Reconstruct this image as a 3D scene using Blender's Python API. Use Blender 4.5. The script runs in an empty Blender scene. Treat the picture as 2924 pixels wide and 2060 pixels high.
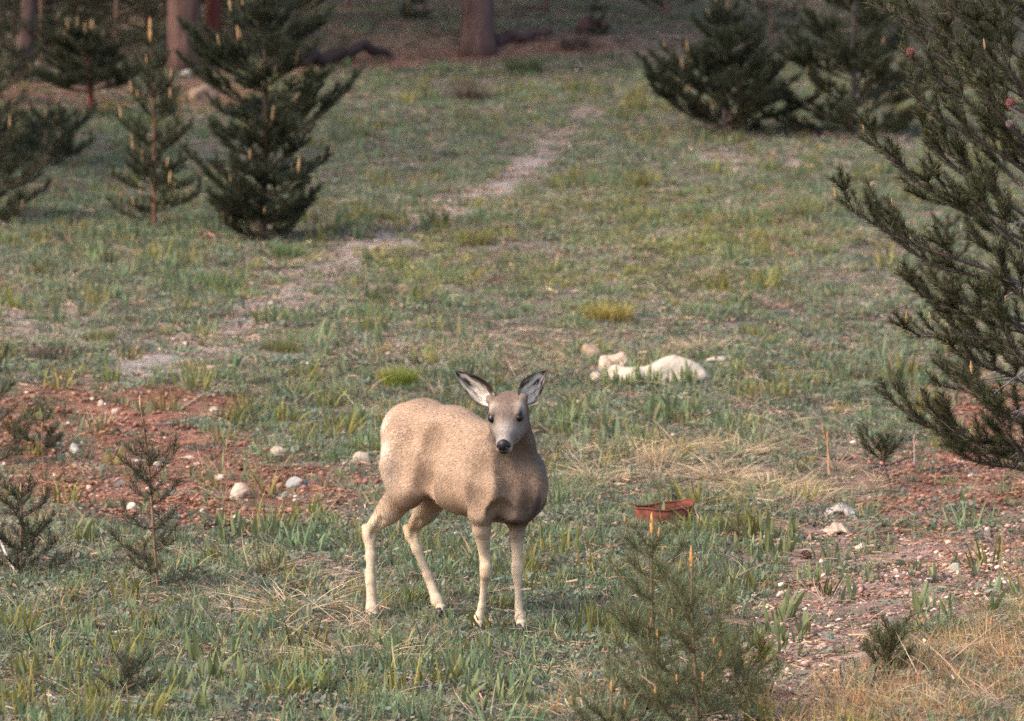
import bpy, math, random
import numpy as np

# ------------------------------------------------------------------ camera, sky, sun, exposure
scene = bpy.context.scene
COL = scene.collection
PITCH = math.radians(2.52)
FPX = 2924 * 200.0 / 36.0          # focal length in photograph pixels
cam_d = bpy.data.cameras.new("camera")
cam_d.lens = 200.0
cam_d.sensor_width = 36.0
cam_d.sensor_fit = 'HORIZONTAL'
cam_d.clip_start = 0.5
cam_d.clip_end = 3000
cam_d.dof.use_dof = True
cam_d.dof.focus_distance = 23.9
cam_d.dof.aperture_fstop = 5.6
cam = bpy.data.objects.new("camera", cam_d)
cam.rotation_euler = (math.pi / 2 - PITCH, 0, 0)
COL.objects.link(cam)
scene.camera = cam

SUN_DIR = np.array([-0.80, -0.42, 0.86])           # towards the sun: hazy, from the left
SUN_DIR = SUN_DIR / np.linalg.norm(SUN_DIR)
SUN_ELEV = math.asin(SUN_DIR[2])
world = bpy.data.worlds.new("World")
scene.world = world
world.use_nodes = True
wn = world.node_tree
sky = wn.nodes.new("ShaderNodeTexSky")
sky.sky_type = 'NISHITA'
sky.sun_disc = False
sky.sun_elevation = SUN_ELEV
sky.sun_rotation = math.atan2(SUN_DIR[0], SUN_DIR[1])
sky.air_density = 1.0
sky.dust_density = 3.0
sky.ozone_density = 0.6
bg = wn.nodes["Background"]
bg.inputs["Strength"].default_value = 0.15
wn.links.new(sky.outputs[0], bg.inputs[0])
sun_d = bpy.data.lights.new("sun", 'SUN')
sun_d.energy = 1.4
sun_d.angle = math.radians(22)
sun_d.color = (1.0, 0.90, 0.78)
sun = bpy.data.objects.new("sun", sun_d)
from mathutils import Vector
sun.rotation_euler = Vector(SUN_DIR).to_track_quat('Z', 'Y').to_euler()
sun.location = (-20, 0, 30)
COL.objects.link(sun)
vs = scene.view_settings
vs.view_transform = 'Standard'
vs.look = 'None'
vs.exposure = 1.5
vs.gamma = 1.0
scene.cycles.max_bounces = 6
scene.cycles.transparent_max_bounces = 4
scene.cycles.use_denoising = False
scene.cycles.denoiser = 'OPENIMAGEDENOISE'
scene.cycles.denoising_input_passes = 'RGB_ALBEDO_NORMAL'
scene.cycles.denoising_prefilter = 'ACCURATE'

# ------------------------------------------------------------------ helpers
rng = np.random.default_rng(7)
CP, SP = math.cos(PITCH), math.sin(PITCH)

def project(P):
    P = np.asarray(P, float)
    d = P[..., 1] * CP - P[..., 2] * SP
    up = P[..., 1] * SP + P[..., 2] * CP
    return 1462 + FPX * P[..., 0] / d, 1030 - FPX * up / d

def ray(u, v):
    a, b = (u - 1462) / FPX, (1030 - v) / FPX
    return np.array([a, CP + b * SP, -SP + b * CP])

def at(u, v, Y):
    r = ray(u, v)
    return r * (Y / r[1])

def _hash(i, j, s):
    n = (i * 374761393 + j * 668265263 + s * 974634777) & 0x7fffffff
    n = ((n ^ (n >> 13)) * 1274126177) & 0x7fffffff
    return ((n ^ (n >> 16)) & 0xffff) / 65535.0

def vnoise(x, y, s=0):
    x = np.asarray(x, float); y = np.asarray(y, float)
    i = np.floor(x).astype(np.int64); j = np.floor(y).astype(np.int64)
    fx = x - i; fy = y - j
    fx = fx * fx * (3 - 2 * fx); fy = fy * fy * (3 - 2 * fy)
    a = _hash(i, j, s); b = _hash(i + 1, j, s); c = _hash(i, j + 1, s); d = _hash(i + 1, j + 1, s)
    return (a * (1 - fx) + b * fx) * (1 - fy) + (c * (1 - fx) + d * fx) * fy

def fbm(x, y, s=0, o=4):
    t = 0; a = 0.5; n = 0
    for k in range(o):
        t = t + a * vnoise(np.asarray(x) * 2 ** k + 17.3 * k, np.asarray(y) * 2 ** k - 9.1 * k, s + k); n += a; a *= 0.5
    return t / n

def sstep(a, b, x):
    t = np.clip((np.asarray(x, float) - a) / (b - a), 0, 1)
    return t * t * (3 - 2 * t)

def nrm(v):
    v = np.asarray(v, float)
    return v / (np.linalg.norm(v, axis=-1, keepdims=True) + 1e-12)

# terrain profile along the view: a gentle slope that steepens towards the wood
_PY = np.array([-60, 0, 10, 16, 20.9, 24.2, 30, 36, 43, 53, 59, 67, 80, 110, 200, 600.])
_PZ = np.array([-4.0, -2.9, -2.55, -2.40, -2.277, -2.202, -1.93, -1.515, -.99, -.176, .42, 1.3, 2.9, 7.5, 24, 70.])
_SL = np.gradient(_PZ, _PY)

def profile(y):
    y = np.asarray(y, float)
    k = np.clip(np.searchsorted(_PY, y) - 1, 0, len(_PY) - 2)
    h = _PY[k + 1] - _PY[k]; t = np.clip((y - _PY[k]) / h, 0, 1)
    return ((2 * t ** 3 - 3 * t ** 2 + 1) * _PZ[k] + (t ** 3 - 2 * t ** 2 + t) * h * _SL[k]
            + (-2 * t ** 3 + 3 * t ** 2) * _PZ[k + 1] + (t ** 3 - t ** 2) * h * _SL[k + 1])

def gz(x, y):
    x = np.asarray(x, float); y = np.asarray(y, float)
    z = profile(y)
    z = z + 0.10 * (fbm(x * .55, y * .35, 3, 3) - .5) * sstep(26, 34, y)
    z = z + 0.05 * (fbm(x * 1.6, y * 1.3, 5, 3) - .5) * sstep(18, 22, y)
    # stony bank that climbs towards the lower right
    z = z + 0.16 * sstep(0.7, 2.6, x) * sstep(19, 21, y) * (1 - sstep(24, 27.5, y))
    # low bank before the wood
    z = z + 0.22 * sstep(60.0, 60.9, y + 0.25 * np.sin(x * 0.9)) * sstep(-7, -3.5, x) * (1 - sstep(1.5, 4, x)) 
    return z

def ground(u, v):
    r = ray(u, v)
    ts = np.linspace(15, 130, 4000)
    p = r[None] * ts[:, None]
    below = p[:, 2] < gz(p[:, 0], p[:, 1])
    k = int(np.argmax(below)) if below.any() else len(ts) - 1
    lo, hi = ts[max(k - 1, 0)], ts[k]
    for _ in range(20):
        m = .5 * (lo + hi); q = r * m
        if q[2] < gz(q[0], q[1]): hi = m
        else: lo = m
    return r * hi

def mesh_np(name, V, faces, col=None, smooth=False):
    """faces: list of int arrays (n,k)"""
    V = np.asarray(V, np.float32)
    faces = [np.asarray(f, np.int32) for f in (faces if isinstance(faces, (list, tuple)) else [faces]) if len(f)]
    me = bpy.data.meshes.new(name)
    me.vertices.add(len(V)); me.vertices.foreach_set("co", V.ravel())
    nl = sum(f.size for f in faces); nf = sum(len(f) for f in faces)
    me.loops.add(nl); me.polygons.add(nf)
    me.loops.foreach_set("vertex_index", np.concatenate([f.ravel() for f in faces]))
    tot = np.concatenate([np.full(len(f), f.shape[1], np.int32) for f in faces])
    me.polygons.foreach_set("loop_start", np.concatenate([[0], np.cumsum(tot)[:-1]]).astype(np.int32))
    me.polygons.foreach_set("loop_total", tot)
    if smooth: me.polygons.foreach_set("use_smooth", np.ones(nf, bool))
    if col is not None:
        a = me.attributes.new("Col", 'FLOAT_COLOR', 'POINT')
        c = np.ones((len(V), 4), np.float32); c[:, :3] = np.clip(col, 0, 1)
        a.data.foreach_set("color", c.ravel())
    me.update(calc_edges=True)
    return me

class MB:
    def __init__(self): self.V = []; self.F = {}; self.C = []; self.n = 0
    def add(self, V, F, C=(.5, .5, .5)):
        V = np.asarray(V, float); F = F if isinstance(F, list) else [F]
        for f in F:
            f = np.asarray(f, np.int64)
            if len(f): self.F.setdefault(f.shape[1], []).append(f + self.n)
        self.V.append(V); self.n += len(V)
        C = np.asarray(C, float)
        self.C.append(np.broadcast_to(C, (len(V), 3)))
    def mesh(self, name, smooth=True, off=(0, 0, 0)):
        return mesh_np(name, np.concatenate(self.V) - np.asarray(off), [np.concatenate(f) for f in self.F.values()], np.concatenate(self.C), smooth)

def tube(P, R, n=6, cap=True):
    P = np.asarray(P, float); R = np.broadcast_to(np.asarray(R, float), (len(P),))
    T = nrm(np.gradient(P, axis=0))
    ref = np.array([0, 0, 1.]) if abs(T[0][2]) < .9 else np.array([1., 0, 0])
    A = nrm(np.cross(T, ref)); B = np.cross(T, A)
    th = np.arange(n) * 2 * math.pi / n
    ring = np.cos(th)[None, :, None] * A[:, None] + np.sin(th)[None, :, None] * B[:, None]
    V = (P[:, None] + R[:, None, None] * ring).reshape(-1, 3)
    F = []
    i = np.arange(len(P) - 1)[:, None] * n; j = np.arange(n)[None]
    q = np.stack([i + j, i + (j + 1) % n, i + n + (j + 1) % n, i + n + j], -1).reshape(-1, 4)
    F.append(q)
    if cap:
        V = np.vstack([V, P[-1] + T[-1] * R[-1] * .6, P[0] - T[0] * R[0] * .3])
        m = len(P) * n; b = (len(P) - 1) * n
        t1 = np.stack([b + np.arange(n), b + (np.arange(n) + 1) % n, np.full(n, m)], -1)
        t0 = np.stack([(np.arange(n) + 1) % n, np.arange(n), np.full(n, m + 1)], -1)
        F.append(np.vstack([t1, t0]))
    return V, F

def link(o, parent=None):
    COL.objects.link(o)
    if parent is not None: o.parent = parent
    return o

def tag(o, label=None, cat=None, group=None, kind=None):
    if label: o["label"] = label
    if cat: o["category"] = cat
    if group: o["group"] = group
    if kind: o["kind"] = kind
    return o

def empty(name, loc, rz=0):
    e = bpy.data.objects.new(name, None)
    e.empty_display_size = .1
    e.location = loc; e.rotation_euler = (0, 0, rz)
    return link(e)

def obj(name, me, mat=None, parent=None, loc=None):
    o = bpy.data.objects.new(name, me)
    if mat is not None and not me.materials: me.materials.append(mat)
    if loc is not None: o.location = loc
    return link(o, parent)

def copy_tree(o, parent=None):
    c = o.copy(); COL.objects.link(c)
    if parent is not None: c.parent = parent
    for ch in o.children: copy_tree(ch, c)
    return c

# ------------------------------------------------------------------ materials
def new_mat(name):
    m = bpy.data.materials.new(name); m.use_nodes = True
    nt = m.node_tree; nt.nodes.clear()
    out = nt.nodes.new("ShaderNodeOutputMaterial")
    return m, nt, out

def N(nt, t, **kw):
    n = nt.nodes.new(t)
    for k, v in kw.items():
        if k in n.inputs: n.inputs[k].default_value = v
        else: setattr(n, k, v)
    return n

def attr_mat(name, rough=.75, transl=0.0, spec=.2, nscale=0, namp=.0, tint=False, bump=0, bscale=60, vscale=(1, 1, 1), gain=(1, 1, 1)):
    m, nt, out = new_mat(name)
    a = N(nt, "ShaderNodeAttribute", attribute_name="Col")
    c = a.outputs["Color"]
    if gain != (1, 1, 1):
        g = N(nt, "ShaderNodeMix", data_type='RGBA', blend_type='MULTIPLY'); g.inputs[0].default_value = 1
        nt.links.new(c, g.inputs[6]); g.inputs[7].default_value = (*gain, 1); c = g.outputs[2]
    if tint:
        t = N(nt, "ShaderNodeAttribute", attribute_name="tint", attribute_type='INSTANCER')
        mx = N(nt, "ShaderNodeMix", data_type='RGBA', blend_type='MULTIPLY'); mx.inputs[0].default_value = 1
        nt.links.new(c, mx.inputs[6]); nt.links.new(t.outputs["Color"], mx.inputs[7]); c = mx.outputs[2]
    if namp > 0 or bump > 0:
        tc = N(nt, "ShaderNodeTexCoord"); mp = N(nt, "ShaderNodeMapping"); mp.inputs["Scale"].default_value = vscale
        nt.links.new(tc.outputs["Object"], mp.inputs["Vector"])
    if namp > 0:
        no = N(nt, "ShaderNodeTexNoise"); no.inputs["Scale"].default_value = nscale; no.inputs["Detail"].default_value = 6; no.inputs["Roughness"].default_value = .65
        nt.links.new(mp.outputs[0], no.inputs["Vector"])
        mr = N(nt, "ShaderNodeMapRange"); mr.inputs[1].default_value = .25; mr.inputs[2].default_value = .75; mr.inputs[3].default_value = 1 - namp; mr.inputs[4].default_value = 1 + namp
        nt.links.new(no.outputs[0], mr.inputs[0])
        mx = N(nt, "ShaderNodeMix", data_type='RGBA', blend_type='MULTIPLY'); mx.inputs[0].default_value = 1
        nt.links.new(c, mx.inputs[6]); nt.links.new(mr.outputs[0], mx.inputs[7]); c = mx.outputs[2]
    p = N(nt, "ShaderNodeBsdfPrincipled")
    p.inputs["Roughness"].default_value = rough
    p.inputs["Specular IOR Level"].default_value = spec
    nt.links.new(c, p.inputs["Base Color"])
    if bump > 0:
        nb = N(nt, "ShaderNodeTexNoise"); nb.inputs["Scale"].default_value = bscale; nb.inputs["Detail"].default_value = 5
        nt.links.new(mp.outputs[0], nb.inputs["Vector"])
        b = N(nt, "ShaderNodeBump"); b.inputs["Strength"].default_value = bump; b.inputs["Distance"].default_value = .02
        nt.links.new(nb.outputs[0], b.inputs["Height"]); nt.links.new(b.outputs[0], p.inputs["Normal"])
    sh = p.outputs[0]
    if transl > 0:
        tr = N(nt, "ShaderNodeBsdfTranslucent"); nt.links.new(c, tr.inputs["Color"])
        mix = N(nt, "ShaderNodeMixShader"); mix.inputs[0].default_value = transl
        nt.links.new(sh, mix.inputs[1]); nt.links.new(tr.outputs[0], mix.inputs[2]); sh = mix.outputs[0]
    nt.links.new(sh, out.inputs["Surface"])
    return m

M = {}
M['needle'] = attr_mat("pine_needles", .55, .22, .3)
M['bark'] = attr_mat("pine_bark", .9, 0, .1, nscale=9, namp=.5, bump=.8, bscale=14, vscale=(1.6, 1.6, .45))
M['twig'] = attr_mat("twig_wood", .85, 0, .15, nscale=30, namp=.3)
M['candle'] = attr_mat("pine_candle", .6, .1, .25, nscale=120, namp=.25)
M['plant'] = attr_mat("ground_plants", .7, .3, .15, tint=True)
M['leaf'] = attr_mat("broad_leaf", .65, .3, .15, nscale=25, namp=.2)
M['dry'] = attr_mat("dry_grass", .7, .25, .2, tint=True)
M['litter'] = attr_mat("litter_bits", .85, 0, .1, tint=True)
M['rock'] = attr_mat("field_stone", .85, 0, .2, nscale=18, namp=.28, bump=.5, bscale=40)
M['fur'] = attr_mat("deer_coat", .8, 0, .12, nscale=55, namp=.14, bump=.04, bscale=170, vscale=(1, 1, .5))
M['hair'] = attr_mat("deer_hair", .7, .12, .15)
M['cone'] = attr_mat("pine_cone", .7, 0, .2)

def plain(name, c, rough, spec=.5, coat=0):
    m, nt, out = new_mat(name)
    p = N(nt, "ShaderNodeBsdfPrincipled"); p.inputs["Base Color"].default_value = (*c, 1)
    p.inputs["Roughness"].default_value = rough; p.inputs["Specular IOR Level"].default_value = spec
    tc = N(nt, "ShaderNodeTexCoord"); nb = N(nt, "ShaderNodeTexNoise"); nb.inputs["Scale"].default_value = 220
    b = N(nt, "ShaderNodeBump"); b.inputs["Strength"].default_value = .15; b.inputs["Distance"].default_value = .002
    nt.links.new(tc.outputs["Object"], nb.inputs["Vector"]); nt.links.new(nb.outputs[0], b.inputs["Height"]); nt.links.new(b.outputs[0], p.inputs["Normal"])
    nt.links.new(p.outputs[0], out.inputs["Surface"])
    return m
M['eye'] = plain("deer_eye", (.006, .004, .004), .28, .35)
M['nose'] = plain("deer_nose", (.012, .010, .011), .5, .35)
M['hoof'] = plain("deer_hoof", (.03, .022, .018), .45, .4)

def rust_mat():
    m, nt, out = new_mat("rusty_iron")
    tc = N(nt, "ShaderNodeTexCoord"); no = N(nt, "ShaderNodeTexNoise"); no.inputs["Scale"].default_value = 22; no.inputs["Detail"].default_value = 8
    nt.links.new(tc.outputs["Object"], no.inputs["Vector"])
    r = N(nt, "ShaderNodeValToRGB")
    e = r.color_ramp.elements
    e[0].position = .3; e[0].color = (.07, .026, .019, 1); e[1].position = .68; e[1].color = (.20, .068, .042, 1)
    x = e.new(.5); x.color = (.14, .044, .029, 1)
    nt.links.new(no.outputs[0], r.inputs[0])
    p = N(nt, "ShaderNodeBsdfPrincipled"); p.inputs["Roughness"].default_value = .9; p.inputs["Specular IOR Level"].default_value = .15
    nt.links.new(r.outputs[0], p.inputs["Base Color"])
    b = N(nt, "ShaderNodeBump"); b.inputs["Strength"].default_value = .6; b.inputs["Distance"].default_value = .004
    nt.links.new(no.outputs[0], b.inputs["Height"]); nt.links.new(b.outputs[0], p.inputs["Normal"])
    nt.links.new(p.outputs[0], out.inputs["Surface"])
    return m
M['rust'] = rust_mat()

def ground_mat():
    m, nt, out = new_mat("hillside_soil")
    a = N(nt, "ShaderNodeAttribute", attribute_name="Col")
    geo = N(nt, "ShaderNodeNewGeometry")
    c = a.outputs["Color"]
    for sc, lo, hi in ((2.3, .72, 1.28), (14, .62, 1.38), (70, .55, 1.45)):
        no = N(nt, "ShaderNodeTexNoise"); no.inputs["Scale"].default_value = sc; no.inputs["Detail"].default_value = 5
        nt.links.new(geo.outputs["Position"], no.inputs["Vector"])
        mr = N(nt, "ShaderNodeMapRange"); mr.inputs[1].default_value = .3; mr.inputs[2].default_value = .7; mr.inputs[3].default_value = lo; mr.inputs[4].default_value = hi
        nt.links.new(no.outputs[0], mr.inputs[0])
        mx = N(nt, "ShaderNodeMix", data_type='RGBA', blend_type='MULTIPLY'); mx.inputs[0].default_value = 1
        nt.links.new(c, mx.inputs[6]); nt.links.new(mr.outputs[0], mx.inputs[7]); c = mx.outputs[2]
    p = N(nt, "ShaderNodeBsdfPrincipled"); p.inputs["Roughness"].default_value = .95; p.inputs["Specular IOR Level"].default_value = .08
    nt.links.new(c, p.inputs["Base Color"])
    no = N(nt, "ShaderNodeTexNoise"); no.inputs["Scale"].default_value = 38; no.inputs["Detail"].default_value = 7; no.inputs["Roughness"].default_value = .7
    nt.links.new(geo.outputs["Position"], no.inputs["Vector"])
    b = N(nt, "ShaderNodeBump"); b.inputs["Strength"].default_value = .9; b.inputs["Distance"].default_value = .04
    nt.links.new(no.outputs[0], b.inputs["Height"]); nt.links.new(b.outputs[0], p.inputs["Normal"])
    nt.links.new(p.outputs[0], out.inputs["Surface"])
    return m
M['ground'] = ground_mat()

# ------------------------------------------------------------------ where things grow (worked out on the ground)
def ell(u, v, cx, cy, rx, ry, rot=0.0, soft=.45):
    c, s = math.cos(math.radians(rot)), math.sin(math.radians(rot))
    du, dv = u - cx, v - cy
    r = np.sqrt(((du * c + dv * s) / rx) ** 2 + ((-du * s + dv * c) / ry) ** 2)
    return 1 - sstep(1 - soft, 1 + soft, r)

def polydist(u, v, pts, ky=1.0):
    best = np.full(np.shape(u), 1e9)
    for (x0, y0), (x1, y1) in zip(pts[:-1], pts[1:]):
        dx, dy = x1 - x0, (y1 - y0) * ky
        t = np.clip(((u - x0) * dx + (v - y0) * ky * dy) / (dx * dx + dy * dy), 0, 1)
        best = np.minimum(best, np.hypot(u - x0 - t * dx, (v - y0) * ky - t * dy))
    return best

PATH = [(1680, 330), (1580, 400), (1470, 510), (1330, 590), (1180, 650), (980, 735), (800, 870), (640, 960), (520, 1015), (380, 1030)]

def zones(x, y):
    P = np.stack([x, y, gz(x, y)], -1)
    u, v = project(P)
    n1 = fbm(x * 1.1, y * .9, 11, 4); n2 = fbm(x * 3.1, y * 2.4, 21, 4); n3 = fbm(x * .5, y * .3, 31, 3)
    w = (n1 - .5) * 1.1 + (n2 - .5) * .7
    Z = {}
    red = np.maximum.reduce([ell(u, v, 300, 1330, 520, 150, 6), ell(u, v, 330, 1160, 330, 60), ell(u, v, 760, 1420, 330, 90, -4),
                             ell(u, v, 120, 1240, 180, 140), ell(u, v, 2760, 1400, 330, 130, -4), ell(u, v, 2850, 1200, 160, 160)])
    Z['red'] = np.clip(red * (1.0 + w * 1.2), 0, 1)
    gr = np.maximum(ell(u, v, 2720, 1640, 520, 130, -18), ell(u, v, 2330, 1830, 330, 170, -30))
    gr = np.maximum(gr, ell(u, v, 2330, 1540, 200, 70) * .6)
    Z['gravel'] = np.clip(gr * (1.05 + w), 0, 1)
    pd = polydist(u, v, PATH, 1.7)
    wid = 44 + 32 * sstep(450, 1000, v)
    path = np.clip(1 - sstep(wid * .1, wid * 2.0, pd + w * 26), 0, 1) * (.9 + .4 * (n2 - .4))
    path = path * (.55 + .45 * sstep(330, 480, v))
    path = np.maximum(path, ell(u, v, 480, 1030, 200, 34) * .9)
    path = np.maximum(path, ell(u, v, 960, 730, 260, 40, -18) * .5)
    Z['path'] = path
    pale = np.maximum.reduce([ell(u, v, 2130, 440, 250, 60), ell(u, v, 1990, 420, 110, 40), ell(u, v, 100, 930, 180, 60), ell(u, v, 1180, 1000, 160, 60)])
    Z['pale'] = np.clip(pale * (1 + w), 0, 1) * .7
    strip = np.maximum.reduce([ell(u, v, 1130, 175, 480, 22, -4.5), ell(u, v, 1600, 130, 160, 26), ell(u, v, 200, 270, 260, 45), ell(u, v, 600, 270, 120, 50)])
    Z['strip'] = np.clip(strip * (1.1 + w), 0, 1)
    straw = np.maximum.reduce([ell(u, v, 2000, 1330, 400, 90), ell(u, v, 2680, 1960, 360, 120, -10), ell(u, v, 2900, 1880, 200, 160), ell(u, v, 820, 1720, 260, 110, 0),
                               ell(u, v, 1000, 1850, 260, 50), ell(u, v, 1640, 1990, 120, 60), ell(u, v, 1500, 1010, 400, 60), ell(u, v, 2250, 1360, 260, 140),
                               ell(u, v, 1650, 1330, 160, 100)])
    Z['straw'] = np.clip(straw * (1 + w * .8), 0, 1)
    broad = np.maximum.reduce([ell(u, v, 1720, 1190, 260, 100), ell(u, v, 1900, 1080, 260, 45), ell(u, v, 620, 1950, 800, 190, 0) * .8, ell(u, v, 1300, 1960, 500, 150),
                               ell(u, v, 660, 1560, 220, 80), ell(u, v, 1230, 1600, 380, 190), ell(u, v, 1720, 1680, 240, 200), ell(u, v, 590, 810, 140, 60), ell(u, v, 250, 840, 220, 60),
                               ell(u, v, 2200, 1640, 140, 130), ell(u, v, 2180, 1860, 150, 130), ell(u, v, 2620, 1720, 260, 130) * .25, ell(u, v, 820, 920, 260, 60) * .7, ell(u, v, 440, 1530, 160, 40)])
    Z['broad'] = np.clip(broad * (1 + w), 0, 1)
    yel = np.maximum.reduce([ell(u, v, 1850, 700, 480, 170), ell(u, v, 1300, 740, 260, 90), ell(u, v, 1730, 900, 110, 45), ell(u, v, 850, 780, 150, 60) * .5, ell(u, v, 2000, 1330, 400, 120) * .35])
    Z['yellow'] = np.clip(yel * (.62 + w * 1.3), 0, 1)
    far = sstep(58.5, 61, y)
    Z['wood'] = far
    leftshade = ell(u, v, 250, 420, 520, 260)  # shade of the left slope, mixed into the ground colour
    Z['duff_shade'] = np.clip(np.maximum(far * .8, np.maximum(leftshade * .35, Z['strip'])) , 0, 1)
    bare = np.clip(np.maximum.reduce([Z['red'] * .92, Z['gravel'] * .95, Z['path'] * .75, Z['pale'] * .6, Z['strip'] * .9]), 0, 1)
    Z['green'] = np.clip((1 - bare) * (.55 + 1.1 * (n1 - .35) + .5 * (n3 - .5)), 0, 1)
    Z['bare'] = bare
    Z['n1'], Z['n2'], Z['n3'] = n1, n2, n3
    return Z, u, v

# ------------------------------------------------------------------ ground sheet
def graded(parts):
    out = []
    for a, b, s in parts: out.append(np.arange(a, b, s))
    return np.concatenate(out)
gx = graded([(2.4, 6.5, .11), (6.5, 14, .5), (14, 60, 4), (60, 420, 40)])
xs = np.concatenate([-gx[::-1], np.arange(-2.34, 2.35, .06), gx])
ys = np.concatenate([np.arange(-60, 12, 6), np.arange(12, 20, .5), np.arange(20, 29, .055), np.arange(29, 45, .12), np.arange(45, 72, .2), np.arange(72, 120, 2.), np.arange(120, 601, 20.)])
GX, GY = np.meshgrid(xs, ys)
Zn, gu, gv = zones(GX, GY)
GZ = gz(GX, GY)
near = sstep(18, 20, GY) * (1 - sstep(60, 72, GY))
GZ = GZ + near * .030 * (fbm(GX * 7, GY * 6, 51, 3) - .5)
def mixc(c, col, w): return c * (1 - w[..., None]) + np.asarray(col) * w[..., None]
gc = np.broadcast_to(np.array([.200, .152, .122]), GX.shape + (3,)).copy()
gc = mixc(gc, (.145, .132, .092), np.clip(Zn['green'], 0, 1) * .6)
gc = mixc(gc, (.27, .20, .145), Zn['straw'] * .7)
gc = mixc(gc, (.225, .104, .068), Zn['red'] * .92)
gc = mixc(gc, (.33, .275, .24), Zn['path'] * .8)
gc = mixc(gc, (.37, .29, .23), Zn['pale'])
gc = mixc(gc, (.29, .19, .15), Zn['gravel'])
gc = mixc(gc, (.31, .15, .11), Zn['strip'])
gc = mixc(gc, (.165, .098, .068), Zn['duff_shade'] * .8)  # needle duff plus the painted shade at left
ny, nx = GX.shape
ii = (np.arange(ny - 1)[:, None] * nx + np.arange(nx - 1)[None]).ravel()
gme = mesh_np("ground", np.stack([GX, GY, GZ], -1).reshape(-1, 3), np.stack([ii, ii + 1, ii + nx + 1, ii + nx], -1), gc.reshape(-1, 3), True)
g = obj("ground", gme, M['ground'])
tag(g, "stony hillside of red dirt and dry litter under the grass", None, None, "structure")

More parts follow.
